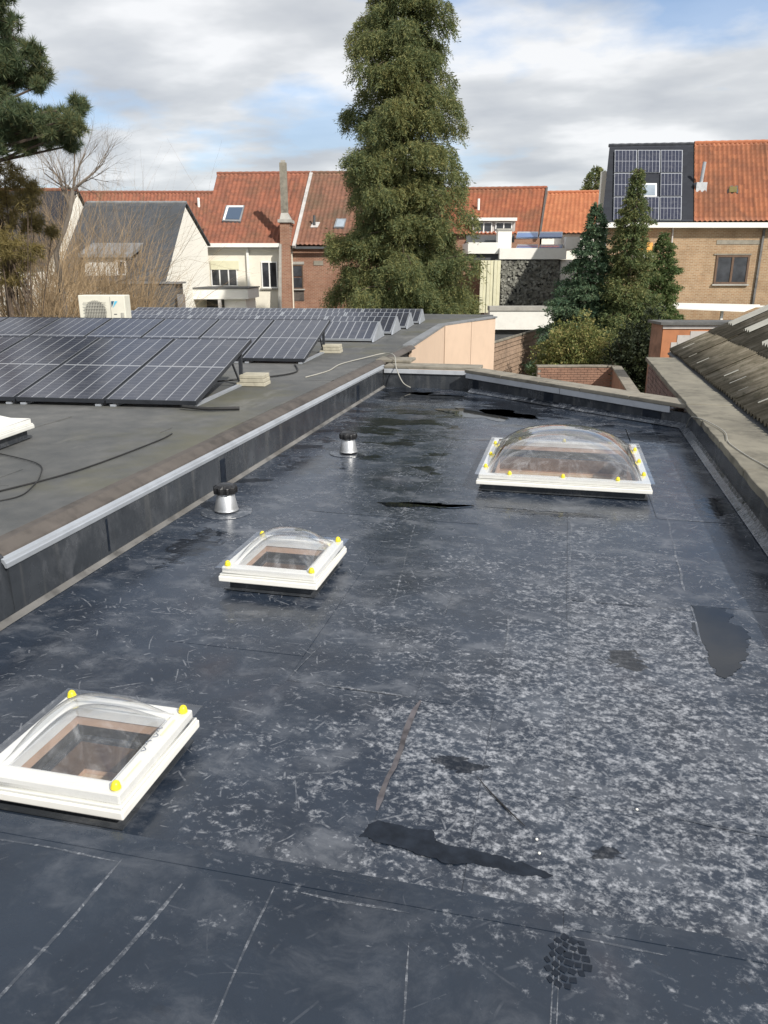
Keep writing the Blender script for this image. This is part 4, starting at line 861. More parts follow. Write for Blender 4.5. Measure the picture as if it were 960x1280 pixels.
# --- white gable house at far left and long orange roof behind
b = Bld('house', 'white gabled house with dark roof half hidden by bare twigs', 'house', 60, 43, 'row of houses behind')
gx = P(60, 330, 42)[0]; lx_ = P(-60, 300, 44)[0]; z0_ = P(60, 330, 42)[2]; zr = P(106, 238, 47.1)[2]
b.add(MB().extr([(42.1, GZ), (42.1, z0_), (47.1, zr-.15), (52, z0_), (52, GZ)], lx_, gx, 'x'), 'wall', 'white_wall')
rf = b.tiles((lx_, 41.8, z0_-.1), (gx+.1, 41.8, z0_-.1), (lx_, 47.1, zr), (gx+.1, 47.1, zr), 'slate_dark', .3, .26, 0, lift=.012)
b.add(MB().slab((gx+.1, 47.12, zr), (lx_, 47.12, zr), (lx_, 52.3, z0_-.1), (gx+.1, 52.3, z0_-.1), .08), 'rear_slope', 'slate_dark', rf); b.ridge((lx_, 47.1, zr+.03), (gx+.1, 47.1, zr+.03), 'tile_red', .12, rf)
D = 54; b = Bld('house', 'long low house showing only its orange ridge behind the slate roof', 'house', 180, D, 'row of houses behind')
b.gable_body(P(40, 300, D)[0], P(275, 300, D)[0], D, 58, 62, P(100, 290, D)[2], P(100, 241, 58)[2], P(100, 290, D)[2], 'brick_far_red')
rf = b.tiles(P(36, 289, D-.3), P(266, 289, D-.3), P(46, 241, 58), P(270, 241, 58), 'tile_red'); b.ridge(P(46, 240.5, 58), P(270, 240.5, 58), 'tile_red', .13, rf)
b.add(MB().slab(P(270, 242, 58.1), P(46, 242, 58.1), (P(46, 242, 58)[0], 62, P(100, 290, D)[2]), (P(270, 242, 58)[0], 62, P(100, 290, D)[2]), .1), 'rear_slope', 'tile_red', rf)
v_ = P(251, 258, 57); b.add(MB().tube([(v_[0], 56.4, v_[2]-1.2), (v_[0], 56.4, v_[2]+.5)], .09, 8), 'vent_pipe', 'white_paint')
# --- middle: brown-orange roof with dormer
D = 48; b = Bld('house', 'house with rusty tiled roof and white dormer of two windows', 'house', 630, D, 'row of houses behind')
xl, xr = P(545, 300, D)[0], P(676, 300, D)[0]; ze = P(640, 292, D)[2]; zr = P(640, 236, 51.6)[2]
b.gable_body(xl, xr-.1, D, 51.6, 56, ze, zr, ze, 'brick_far_red', k1=.3)
rf = b.tiles(P(548, 293, D-.3), P(674.5, 292, D-.3), P(556, 237, 51.6), P(683.5, 235, 51.6), 'tile_brick'); b.ridge(P(556, 236.5, 51.6), P(684, 234.5, 51.6), 'tile_brick', .12, rf)
b.add(MB().slab(P(683.5, 237, 51.7), P(556, 238, 51.7), (xl, 56, ze), (xr, 56, ze), .1), 'rear_slope', 'tile_brick', rf)
b.add(MB().slab(P(674, 292, D-.4), P(676.5, 292, D-.4), P(685, 234, 51.5), P(682.5, 234, 51.5), .2), 'verge', 'brown_edge', rf)
v_ = P(597, 257, 50.2); b.add(MB().tube([(v_[0], 49.7, v_[2]-.3), (v_[0], 49.7, v_[2]+.35)], .08, 8), 'vent_pipe', 'white_paint')
dm = b.rect(591, 275, 644, 293, 47.9, 2.6, 'dormer', 'plaster_grey'); b.rect(589.5, 272, 646.5, 276, 47.6, 3.2, 'dormer_roof', 'white_paint', dm); b.rect(589, 293, 645, 297, 47.55, .3, 'dormer_apron', 'tile_brown', dm)
b.window(594, 277.5, 615, 291, 47.88, 2, 1, sill=False); b.window(619, 277.5, 640, 291, 47.88, 2, 1, sill=False)
D = 48.3; b = Bld('house', 'house with plain bright orange tiled roof beside the spruce tops', 'house', 712, D, 'row of houses behind')
xl, xr = P(677, 300, D)[0], P(752, 300, D)[0]; ze = P(700, 293, D)[2]; zr = P(700, 241, 51.8)[2]
b.gable_body(xl, xr, D, 51.8, 56, ze, zr, ze, 'white_wall', k0=.3, k1=.2)
rf = b.tiles(P(674, 292, D-.3), P(752, 291, D-.3), P(684.5, 241, 51.8), P(751, 240, 51.8), 'tile_orange', .27, .33); b.ridge(P(684, 240.5, 51.8), P(751, 239.5, 51.8), 'tile_orange', .11, rf)
b.add(MB().slab(P(751, 242, 51.9), P(684.5, 243, 51.9), (xl, 56, ze), (xr, 56, ze), .1), 'rear_slope', 'tile_orange', rf)
# --- white flat-roofed building with collectors
D = 43; b = Bld('flat_roofed_house', 'white flat roofed house with dark ivy panel and blue solar collectors', 'house', 660, D, 'row of houses behind')
b.rect(618, 324.5, 712, 400, D+.25, 4, 'wall', 'white_paint'); b.rect(624.5, 310, 708, 324, D, 4.2, 'parapet', 'white_paint'); b.rect(585, 303, 624, 317, D+.3, 3, 'parapet', 'white_paint'); b.rect(585, 317.3, 623.8, 325, D+.5, 2.5, 'soffit_band', 'dark_render'); b.rect(583, 294, 643, 303, D+2.5, .4, 'glass_band', 'dark_render')
iv = b.rect(626, 325, 699, 382, D+.1, .14, 'ivy_panel', 'ivy_panel')
rr = np.random.default_rng(3); V = []; F = []
for k in range(900):       # leaves standing off the panel
    q = P(rr.uniform(627, 698), rr.uniform(327, 381), D+.09); s_ = rr.uniform(.05, .11); n0 = len(V); an = rr.uniform(0, 6.28)
    for j in range(4): V.append((q[0]+s_*cos(an+j*pi/2), q[1]-rr.uniform(0, .1), q[2]+s_*sin(an+j*pi/2)))
    F.append((n0, n0+1, n0+2, n0+3))
o = npmesh('ivy_leaves', np.array(V)-np.array(b.o), np.array(F), 'ivy_leaf', iv); o['kind'] = 'stuff'
for k in range(6):
    u0 = 600+k*4.2; b.rect(u0, 325.5, u0+3.9, 391, D-.02+.05*(k % 2), .1, 'cladding_board', 'pale_yellow')
b.rect(622.5, 288, 639.5, 311, D+1.2, .7, 'chimney', 'white_paint'); b.rect(621.5, 285.5, 640.5, 288, D+1.15, .8, 'chimney_cap', 'concrete')
b.rect(700, 325, 716, 382, D+.2, .5, 'pier', 'white_paint'); b.rect(707, 296, 725, 312, D+1, 3, 'parapet', 'white_paint')
b.rect(612, 383, 690, 388.5, 38, .8, 'ledge_coping', 'concrete'); b.rect(612, 388.8, 692, 412, 38.05, .7, 'ledge_wall', 'white_paint'); b.rect(612, 412, 692, 450, 38.3, .5, 'ledge_base', 'dark_render')
for k, (u0, u1) in enumerate(((645, 672.5), (673.5, 703))):
    for j, (va, vb) in enumerate(((289.5, 296.5), (305.5, 309.5))):
        cb = Bld('solar_collector', f"blue solar collector on the white flat roof, {'upper' if j == 0 else 'lower'} {'left' if k == 0 else 'right'} of four", 'solar collector', (u0+u1)/2, D+1.5, 'blue solar collectors', P(u0, vb, D+1.5)[2])
        f0 = cb.add(MB().slab(P(u0, vb, D+1.4-.6*j), P(u1, vb, D+1.4-.6*j), P(u1+.5, va, D+2.3-.6*j), P(u0+2, va, D+2.3-.6*j), .07), 'frame', 'aluminium')
        cb.add(MB().slab(P(u0+.7, vb-.4, D+1.37-.6*j), P(u1-.7, vb-.4, D+1.37-.6*j), P(u1-.3, va+.4, D+2.27-.6*j), P(u0+2.4, va+.4, D+2.27-.6*j), .03), 'absorber', 'collector_blue', f0)
# --- right: brick house with black solar roof and orange tiles
D = 38; b = Bld('house', 'tan brick house with half black half orange roof at the right', 'house', 880, D, 'row of houses behind')
xl, xm, xr = P(757, 300, D)[0], P(867.5, 300, D)[0], P(1100, 300, D)[0]; ze = P(860, 279, D)[2]; zr = P(860, 181, 41.6)[2]
b.gable_body(xl+.05, xr, D, 41.6, 46.5, ze, zr, ze, 'brick_far_tan', k0=.36)
sl = b.tiles(P(752, 278, D-.35), P(866.5, 277, D-.35), P(762, 182, 41.6), P(867, 180, 41.6), 'slate_dark', .3, .2, .0, lift=.012, name='slate_roof')
b.ridge(P(761, 182, 41.6), P(867, 180, 41.6), 'anthracite', .1, sl)
rf = b.tiles(P(867.2, 277, D-.35), P(1110, 275, D-.35), P(868, 179, 41.6), P(1090, 174, 41.6), 'tile_orange_dark', .23, .30, .04, name='tile_roof'); b.ridge(P(868, 179, 41.6), P(1090, 174, 41.6), 'tile_orange', .11, rf)
b.add(MB().slab(P(1090, 176, 41.7), P(763, 184, 41.7), (xl+3.1, 46.5, ze), (xr, 46.5, ze), .1), 'rear_slope', 'tile_orange_dark', rf)
b.rect(757, 278, 1110, 284.5, D-.45, .4, 'gutter', 'white_paint'); b.rect(749.5, 214, 757.5, 300, 41.5, .3, 'gable_render', 'white_wall')
b.window(893.5, 319, 935, 355, D+.0, 2, 1, 'dark_wood', 'window_glass', .09); b.rect(896, 300, 950, 305.5, D-.02, .02, 'lintel', 'coping'); b.rect(893, 317, 940, 318.6, D-.05, .05, 'lintel', 'coping')
b.add(MB().slab(P(940, 382, D-.1), P(942.5, 382, D-.1), P(957.5, 284, D-.1), P(955, 284, D-.1), .08), 'downpipe', 'pale_dirt'); b.add(MB().slab(P(839, 308, D-.1), P(840.5, 308, D-.1), P(842.5, 284, D-.1), P(841, 284, D-.1), .08), 'downpipe', 'plaster_grey')
b.add(MB().hexa([P(792, 318, D-.9), P(816, 318, D-.9), P(816, 318, D-.01), P(792, 318, D-.01), P(798, 303, D-.15), P(816, 303, D-.15), P(816, 303, D-.01), P(798, 303, D-.01)]), 'awning', 'orange_cloth')
b.rect(790, 318.5, 817, 323, D-.9, .12, 'awning_valance', 'white_paint')
c0 = P(872, 236, 39.5); fl = b.add(MB().box(c0[0]-.22, c0[0]+.28, 39.1, 39.5, c0[2]-.25, c0[2]+.25), 'flue_base', 'zinc'); b.add(MB().tube([(c0[0]+.05, 39.3, c0[2]+.2), (c0[0]+.12, 39.3, c0[2]+1.15)], .08, 10), 'flue', 'zinc', fl)
v0 = P(916, 237, 39.5); hb = b.add(MB().slab(P(909.5, 241.5, 38.95), P(923, 241.5, 38.95), P(923.5, 232, 39.35), P(910, 232, 39.35), .12), 'hatch', 'dark_render'); b.add(MB().slab(P(911.5, 240, 38.92), P(921, 240, 38.92), P(921.5, 233, 39.2), P(912, 233, 39.2), .03), 'pane', 'pine_olive', hb)
def roofpt(u, v, off=.0):
    # point on the slate slope seen at pixel u,v
    lo, hi = D-.35, 41.6
    za, zb2 = P(860, 277.5, lo)[2], P(860, 181, hi)[2]
    for _ in range(40):
        md = (lo+hi)/2; z = P(u, v, md)[2]; zs = za+(zb2-za)*(md-(D-.35))/(41.6-(D-.35))
        if z > zs: lo = md
        else: hi = md
    return P(u, v, (lo+hi)/2-off)
pn = 0; rowsn = ('upper', 'middle', 'lower'); colsn = ('left', 'centre', 'right')
us = [768, 797, 826, 854]; vs_r = [187, 216, 245.5, 275]
for j in range(3):
    for k in range(3):
        if (j, k) == (1, 1): continue
        sk = lambda u, v: u-(v-187)*.02*(1 if True else 0)
        u0, u1, va, vb = us[k]+.6, us[k+1]-.6, vs_r[j]+.5, vs_r[j+1]-.5
        pa = Bld('solar_module', f'black solar panel on the far right house roof, {rowsn[j]} row, {colsn[k]} column', 'solar panel', (u0+u1)/2, 40, 'solar panels on the house roof', roofpt(u0, vb, .15)[2])
        q = [roofpt(sk(u0, vb), vb, .14), roofpt(sk(u1, vb), vb, .14), roofpt(sk(u1, va), va, .14), roofpt(sk(u0, va), va, .14)]
        pa.add(MB().slab(*q, .05), 'frame', 'trim_grey')
        me = bpy.data.meshes.new('cells'); qq = [roofpt(sk(u0+.5, vb), vb-.5, .17), roofpt(sk(u1-.5, vb), vb-.5, .17), roofpt(sk(u1-.5, va), va+.5, .17), roofpt(sk(u0+.5, va), va+.5, .17)]
        me.from_pydata([tuple(np.array(x)-np.array(pa.o)) for x in qq], [], [(0, 1, 2, 3)]); l = me.uv_layers.new(name='uv')
        for i_, x in enumerate(((0, 0), (1, 0), (1, 1), (0, 1))): l.data[i_].uv = x
        me.materials.append(M['pv_cells_roof']); o = bpy.data.objects.new('cells', me); col.objects.link(o); o.parent = pa.r
rw = b.add(MB().slab(roofpt(801, 245.5, .1), roofpt(821, 245.5, .1), roofpt(821, 229, .1), roofpt(801.5, 229, .1), .1), 'roof_window', 'frame_white'); b.add(MB().slab(roofpt(802.5, 244, .13), roofpt(819, 244, .13), roofpt(819, 231, .13), roofpt(803, 231, .13), .02), 'pane', 'pale_glass', rw)
# --- canopy and small painted shed
D = 33; b = Bld('canopy', 'low white lean-to canopy at the foot of the tan brick house', 'canopy', 870, D)
b.add(MB().hexa([P(818, 385, D), P(930, 390, D), P(950, 382, D+4), P(806, 379, D+4), P(818, 383.6, D), P(930, 388.6, D), P(950, 380.6, D+4), P(806, 377.6, D+4)]), 'canopy_roof', 'white_paint')
for u in (808, 838, 900): b.rect(u, 386, u+3, 420, D+.3, .1, 'post', 'white_paint')
b.rect(855, 382, 1000, 384.2, D+4.2, .1, 'base_band', 'white_paint'); b.rect(806, 391, 830, 410, D+1.5, .4, 'box', 'white_paint')
D = 21; b = Bld('shed', 'small flat roofed shed with peeling orange and grey plaster walls', 'shed', 858, D)
xa, xb, xc = P(829, 410, D)[0], P(960, 410, D)[0], P(818, 410, D)[0]; zt_ = P(850, 406, D)[2]
b.add(MB().prism([(xa, D), (xb, D), (xb, D+.9), (xa-.01, D+.9)], GZ, zt_), 'wall', 'orange_paint'); b.add(MB().box(xa-.02, xa-.012, D+.02, D+.88, GZ, zt_-.02), 'side_wall', 'brick_red')
b.add(MB().box(xa-.1, xb, D-.1, D+1.0, zt_+.002, zt_+.07), 'roof_felt', 'old_felt'); b.rect(829, 406, 960, 411, D-.03, .03, 'fascia', 'plaster_grey')
for (u0, v0, u1, v1) in ((846, 419, 862, 440), (838, 428, 846.5, 446), (862, 414, 895, 440)): b.rect(u0, v0, u1, v1, D-.015, .014, 'plaster_patch', 'plaster_grey')
# ================================================================== garden between the walls
D = 24.5; b = Bld('brick_wall', 'low garden brick wall with coping in front of the yellow green bush', 'wall', 730, D)
xa, xb = P(672, 470, D)[0], P(771, 470, D)[0]; zt_ = P(720, 459, D)[2]
b.add(MB().box(xa, xb, D, D+.2, GZ, zt_), 'wall_core', 'mortar'); b.add(MB().box(xa-.03, xb+.06, D-.04, D+.26, zt_+.002, zt_+.05), 'coping', 'coping')
bm_far = MB().box(0, .2, 0, .03, 0, .06).mesh('brick', 'brick_red')
for r in range(13):
    for k in range(int((xb-xa)/.21)):
        o = bpy.data.objects.new('brick', bm_far); col.objects.link(o); o.parent = b.r
        o.location = (xa+k*.21+(.1 if r % 2 else 0)-b.o[0], D-.02+random.uniform(-.004, .004)-b.o[1], zt_-.075*(r+1)-b.o[2])
p0, p1 = P(768, 459, D), P(787, 495, 18.5)
b.add(MB().hexa([(p0[0]-.06, D-.05, GZ), (p1[0]-.06, 18, GZ), (p1[0]+.16, 18, GZ), (p0[0]+.16, D-.05, GZ), (p0[0]-.06, D-.05, zt_-.01), (p1[0]-.06, 18, zt_-.01), (p1[0]+.16, 18, zt_-.01), (p0[0]+.16, D-.05, zt_-.01)]), 'side_wall', 'brick_red')
b.add(MB().hexa([(p0[0]-.1, D-.06, zt_-.006), (p1[0]-.1, 18, zt_-.006), (p1[0]+.2, 18, zt_-.006), (p0[0]+.2, D-.06, zt_-.006), (p0[0]-.1, D-.06, zt_+.045), (p1[0]-.1, 18, zt_+.045), (p1[0]+.2, 18, zt_+.045), (p0[0]+.2, D-.06, zt_+.045)]), 'side_coping', 'coping')
# wooden fence
fa, fb = P(613, 440, 27), P(674, 437, 34)
ft = thing('board_fence', 'weathered brown horizontal board fence with pale end post beside the beige wall', 'fence', TW((fb[0], fb[1], GZ)), YAW)
N_ = 11; za, zbm = P(674, 411.5, 34)[2], P(674, 463, 34)[2]
for k in range(N_):
    z0 = zbm+(za-zbm)*k/N_; z1 = zbm+(za-zbm)*(k+.93)/N_; j = random.uniform(-.03, .03)
    f0 = (fa[0]-fb[0], fa[1]-fb[1]); m = MB().hexa([(f0[0], f0[1]+j, z0-GZ), (0, j, z0-GZ), (0, .03+j, z0-GZ), (f0[0], f0[1]+.03+j, z0-GZ), (f0[0], f0[1]+j+.09, z1-GZ), (0, j+.09, z1-GZ), (0, .12+j, z1-GZ), (f0[0], f0[1]+.12+j, z1-GZ)]); m.build('board', 'fence_wood', ft)
MB().box(0.02, .18, -.08, .08, 0, za-GZ+.05).build('post', 'concrete', ft); MB().hexa([(f0[0], f0[1]-.03, za-GZ-.01), (0, -.03, za-GZ-.01), (0, .09, za-GZ-.01), (f0[0], f0[1]+.09, za-GZ-.01), (f0[0], f0[1]-.03, za-GZ+.06), (0, -.03, za-GZ+.06), (0, .09, za-GZ+.06), (f0[0], f0[1]+.09, za-GZ+.06)]).build('top_rail', 'coping', ft)
pv_ = MB(); q = [TW((-3, 22, 0)), TW((9, 22, 0)), TW((9, 37, 0)), TW((-3, 37, 0))]; pv_.prism([(x, y) for x, y, z in q], GZ+.004, GZ+.03); tag(pv_.build('garden_paving', 'paving'), kind='structure')
# ================================================================== puddles, print and litter on the flat roof
def ragged(pts, depth, amp, rr):
    "midpoint-displaced closed outline"
    for _ in range(depth):
        q_ = []
        for (x0, y0), (x1, y1) in zip(pts, pts[1:]+pts[:1]):
            l_ = math.hypot(x1-x0, y1-y0); k = rr.gauss(0, amp); q_ += [(x0, y0), ((x0+x1)/2-(y1-y0)*k, (y0+y1)/2+(x1-x0)*k)]
        pts = q_
    return pts
def puddle(label, cx, cy, rx, ry, rz=0, seed=1, mat='water', z=None, rough=.35, cat='puddle'):
    rr = random.Random(seed); ph = [(rr.uniform(0, 6.28), rr.uniform(.3, 1)*rough/(k**.8)) for k in range(1, 12)]; pts = []
    for k in range(100):
        a = 2*pi*k/72; r = 1+sum(am*sin((j+2)*a+p) for j, (p, am) in enumerate(ph)); r = max(r, .15); x, y = rx*r*cos(a), ry*r*sin(a)
        pts.append((x*cos(rz)-y*sin(rz), x*sin(rz)+y*cos(rz)))
    pts = ragged(pts, 2, .10, rr); m = MB(); n = len(pts); m.add([(0, 0, .0005)]+[(x*.985, y*.985, .0005) for x, y in pts]+[(x, y, 0) for x, y in pts], [(0, 1+k, 1+(k+1) % n) for k in range(n)]+[(1+k, 1+n+k, 1+n+(k+1) % n, 1+(k+1) % n) for k in range(n)])
    o = m.build('puddle', mat, None, False); o.location = (cx, cy, zdeck(cx, cy, max(rx, ry))+.0009 if z is None else z); tag(o, label, cat, 'puddles on the flat roof'); return o
# straight-edged puddle against a lap
m = MB(); pts = [(.757, 4.06), (.80, 4.062), (.86, 4.05), (.93, 4.05), (.955, 3.98), (.93, 3.93), (.94, 3.85), (.985, 3.80), (.965, 3.70), (.94, 3.6), (.93, 3.52), (.89, 3.42), (.83, 3.31), (.79, 3.27), (.755, 3.30), (.742, 3.40), (.747, 3.6), (.752, 3.85)]
m.prism(ragged([(x-.85, y-3.7) for x, y in pts], 3, .14, random.Random(5)), 0, .001); o = m.build('puddle', 'water'); o.location = (.85, 3.7, zdeck(.85, 3.7)+.001); tag(o, 'blue puddle reflecting the sky beside a lap at the right', 'puddle', 'puddles on the flat roof')
puddle('dark elongated puddle in front of the large rooflight', -.98, 5.55, .30, .075, .12, 3)
m = MB(); pts = [(-.52, 1.97), (-.49, 2.035), (-.44, 2.03), (-.37, 2.02), (-.31, 2.03), (-.29, 1.985), (-.20, 1.975), (-.10, 1.965), (-.02, 1.955), (.05, 1.93), (.075, 1.915), (.05, 1.90), (-.05, 1.895), (-.2, 1.905), (-.35, 1.92), (-.48, 1.935), (-.53, 1.945)]
fp = ragged([(x+.22, y-1.95) for x, y in pts], 4, .07, random.Random(2))
m.prism(fp, 0, .0006); o = m.build('puddle', 'wet_stain'); o.location = (-.22, 1.95, zdeck(-.22, 1.95, .3)+.0006); tag(o, 'long dark wet patch along the roof step', 'puddle', 'puddles on the flat roof')
puddle('wide wet patch in front of the rear upstand', -.9, 9.6, .55, .35, -.5, 15, 'water', rough=.5)
puddle('wet patch near the end upstand', -2.0, 10.9, .45, .30, 0, 16, 'water', rough=.5)
bp = thing('boot_print', 'wet boot print with tread blocks at the bottom of the picture', 'boot print', (.105, 1.53, .1012), -.25)
rr = random.Random(4)
for r in range(7):
    for k in range(-2, 3):
        hw = .052*math.sqrt(max(0, 1-((r-3)/3.9)**2)); x = k*.021+(r % 2)*.008
        if abs(x) > hw: continue
        s_ = .0098+rr.uniform(-.002, .002); a = rr.uniform(-.3, .3)+k*.25; y = (r-3)*.023+abs(k)*.004
        m = MB(); m.prism([(x+s_*1.15*cos(a+j)+rr.uniform(-.002, .002), y+s_*1.15*sin(a+j)+rr.uniform(-.002, .002)) for j in (.6, 2.3, 3.9, 5.4)], 0, .0006); m.build('tread_mark', 'wet_stain', bp)
tw = MB().tube([(-.20, 2.335, 0), (-.15, 2.26, .004), (-.10, 2.20, .003), (-.05, 2.14, .005), (-.02, 2.11, .003)], [.0012, .0022, .003, .0022, .0012], 5).build('twig', 'black_rubber'); tw.location = (0, 0, .007); tag(tw, 'thin black twig lying on the pale weathered membrane', 'twig')
for k, (x, y) in enumerate(((.02, 2.06), (.34, 2.28), (.03, 2.0))):
    m = MB().lathe([(.004, 0), (.008, .003), (.007, .007), (.002, .010)], n=8); o = m.build('pebble', 'white_paint'); o.location = (x, y, zdeck(x, y)); o.scale = (.6, .7, .5); tag(o, ('white pebble left of the vertical lap near the roof step', 'white pebble on the pale weathered membrane at the right', 'white pebble nearest the end of the long wet patch')[k], 'pebble', 'white pebbles')
# ================================================================== trees
def curve_pts(p, d, ln, n, bend, wob=.12):
    pts = [np.array(p, float)]; d = np.array(d, float)/np.linalg.norm(d)
    for k in range(n):
        d = d+np.array(bend)/n+rng.normal(0, wob, 3)/math.sqrt(n); d /= np.linalg.norm(d); pts.append(pts[-1]+d*ln/n)
    return pts
def sprays(pos, axis, ln, wd, K, droop):
    "each spray: K small leaf quads strung on a drooping axis; returns V,F"
    N = len(pos); rnd = rng.random((N, K, 4)); t_ = (np.arange(K)+.5)/K
    ax = axis/np.linalg.norm(axis, axis=1, keepdims=True); side = np.cross(ax, rng.normal(size=(N, 3))); side /= np.linalg.norm(side, axis=1, keepdims=True)+1e-9
    base = pos[:, None, :]+ax[:, None, :]*(t_[None, :, None]*ln[:, None, None]); base = base.copy(); base[:, :, 2] -= droop*ln[:, None]*t_[None, :]**2
    sgn = np.where(np.arange(K) % 2, 1., -1.)[None, :, None]
    s2 = side[:, None, :]*sgn+ax[:, None, :]*.8+rng.normal(0, .45, (N, K, 3)); s2[:, :, 2] -= droop*.7; s2 /= np.linalg.norm(s2, axis=2, keepdims=True)
    L_ = (ln[:, None]*(.30+.35*rnd[:, :, 0])*(1.1-.4*t_[None, :]))[:, :, None]; nrm = np.cross(s2, rng.normal(size=(N, K, 3))); nrm /= np.linalg.norm(nrm, axis=2, keepdims=True)+1e-9
    w_ = wd*(.6+.8*rnd[:, :, 1])[:, :, None]
    V = np.stack([base, base+s2*L_*.5+nrm*w_, base+s2*L_, base+s2*L_*.5-nrm*w_], axis=2).reshape(-1, 3)
    return V, np.arange(len(V)).reshape(-1, 4)
def conifer(name, label, base, H, prof, nb, spb, sl, sw, K, droop, up, leaf, cat='tree', group=None, h0=.03, trunk_r=.25, drop=(.55, 1.15), barkm='bark', limbr=.02, curtain=0.0, flat=.5, tip=.6):
    "whorled limbs carrying drooping sprays; limb lengths vary and sprays gather along the limbs, so that gaps stay between them"
    t = thing(name, label, cat, base, 0, group); top = np.array((0, 0, H))
    MB().tube([top*k/10+np.array((sin(k)*.03, cos(k*1.3)*.03, 0))*(k > 0) for k in range(11)], [trunk_r*(1-.93*k/10) for k in range(11)], 10).build('trunk', barkm, t, True)
    limbs = MB(); PP, AA, LL = [], [], []; rmax = max(prof(x/20) for x in range(20)); Z = np.array((0, 0, 1.))
    for i_ in range(nb):
        h = h0+(1-h0)*(i_+rng.random())/nb; r = max(.06, prof(h)*rng.uniform(*drop)*(1.12 if rng.random() < .2 else 1))
        phi = i_*2.39996+rng.normal(0, .35); d = np.array((cos(phi), sin(phi), 0)); perp = np.array((-d[1], d[0], 0)); p0 = top*h
        upb, drb = up*rng.uniform(.5, 1.5), droop*rng.uniform(.6, 1.3)
        def bp_(s): return p0+d*r*s+Z*r*(upb*s-drb*.55*s*s)
        limbs.tube([bp_(s) for s in (0, .35, .7, .95)], [limbr*(.5+r*.3), limbr*(.4+r*.2), limbr*.45, limbr*.2], 4, cap=False)
        n = max(5, int(spb*(.15+.85*r/rmax))); sv = 1-rng.random(n)**1.3*.82
        lat = rng.normal(0, 1, n)*(.05+.26*r*(1.02-sv)+.04*r)
        c = np.array([bp_(s) for s in sv])+perp*lat[:, None]; c[:, 2] += rng.normal(0, .03+.02*r, n)-curtain*rng.random(n)**1.6*(.4+.6*r/rmax)
        a = d[None, :]*rng.uniform(.3, 1.1, (n, 1))+perp[None, :]*np.sign(lat)[:, None]*rng.uniform(0, .9, (n, 1))+rng.normal(0, .2, (n, 3))
        a[:, 2] = a[:, 2]*flat+upb*.4-drb*rng.uniform(.1, .8, n)-curtain*.9
        PP.append(c); AA.append(a); LL.append(sl*rng.uniform(.6, 1.3, n)*(1-tip*h))
    V, F = sprays(np.concatenate(PP), np.concatenate(AA), np.concatenate(LL), sw, K, droop*.5)
    limbs.build('limbs', barkm, t); npmesh('crown', V, F, leaf, t); return t
def at_ground(u, D): x = P(u, 338, D)[0]; return TW((x, D, GZ))
# tall cypress
def pr_big(h):   # radius in metres by relative height
    return np.interp(h, [0, .1, .18, .27, .33, .38, .5, .6, .72, .82, .89, .96, 1], [3.0, 3.5, 3.5, 3.1, 2.65, 2.4, 2.35, 2.25, 2.1, 1.8, 1.45, .8, .1])
Dt = 33
conifer('cypress_tree', 'very tall drooping cypress rising out of the top of the picture', at_ground(501, Dt), 15.6, pr_big, 205, 310, .36, .016, 12, .7, .42, 'cypress_leaf', trunk_r=.36, drop=(.58, 1.13), limbr=.036, h0=.02, curtain=.75, tip=.25)
# group of three conifers on the right
conifer('spruce_tree', 'dark blue green spruce, left of the pair behind the garden wall', at_ground(740, 31), 6.6, lambda h: np.interp(h, [0, .25, .5, .75, 1], [2.0, 1.85, 1.35, .72, .03]), 170, 85, .34, .024, 8, .35, .12, 'spruce_blue', group='conifers beyond the garden', trunk_r=.16, limbr=.018)
conifer('spruce_tree', 'tallest of the three spruces on the right, with a thin pointed tip', at_ground(787, 30), 7.7, lambda h: np.interp(h, [0, .2, .4, .6, .78, .9, 1], [1.9, 1.75, 1.15, .78, .52, .28, .02]), 190, 80, .32, .022, 8, .5, .15, 'spruce_leaf', group='conifers beyond the garden', trunk_r=.16, limbr=.018, tip=.55)
conifer('spruce_tree', 'shortest spruce of the three, in front of the tan brick house', at_ground(826, 32), 5.6, lambda h: np.interp(h, [0, .25, .5, .75, .9, 1], [1.0, 1.0, .9, .62, .3, .02]), 130, 70, .30, .022, 8, .25, .35, 'yew_leaf', group='conifers beyond the garden', trunk_r=.12, limbr=.018)
conifer('cypress_tree', 'small distant conifer top above the bright orange roof', at_ground(736, 62), 11.7, lambda h: np.interp(h, [0, .5, .75, .9, 1], [1.2, 1.25, 1.15, .8, .15]), 90, 60, .5, .045, 7, .6, .4, 'cypress_leaf', trunk_r=.2, curtain=.4, tip=.3)
def bush(name, label, base, rx, rz, n, sl, sw, leaf, K=6, cat='bush', stems=14):
    t = thing(name, label, cat, base); st = MB(); PP, AA = [], []
    for k in range(stems):
        a = rng.uniform(0, 6.28); e_ = rng.uniform(.2, 1.3); d = np.array((cos(a)*cos(e_), sin(a)*cos(e_), sin(e_))); st.tube(curve_pts((0, 0, 0), d, rz*.9, 5, (0, 0, .3)), [.02, .018, .014, .01, .007, .003], 4)
    u = rng.normal(size=(n, 3)); u /= np.linalg.norm(u, axis=1, keepdims=True); r = rng.random(n)**.4
    lump = 1+.22*np.sin(u[:, 0]*5+1)*np.sin(u[:, 1]*4+2)+.15*np.sin(u[:, 2]*7+u[:, 0]*6)
    p = u*(r*lump)[:, None]*np.array((rx, rx, rz*.55)); p[:, 2] += rz*.5
    V, F = sprays(p, u+rng.normal(0, .5, (n, 3))+np.array((0, 0, .4)), sl*rng.uniform(.6, 1.4, n), sw, K, .2)
    st.build('stems', 'bark', t); npmesh('crown', V, F, leaf, t); return t
p = W(718, 440, 27); bush('bush', 'rounded yellow green bush behind the low garden wall', (p[0], p[1], GZ), 1.12, 2.45, 2600, .22, .028, 'bush_leaf')
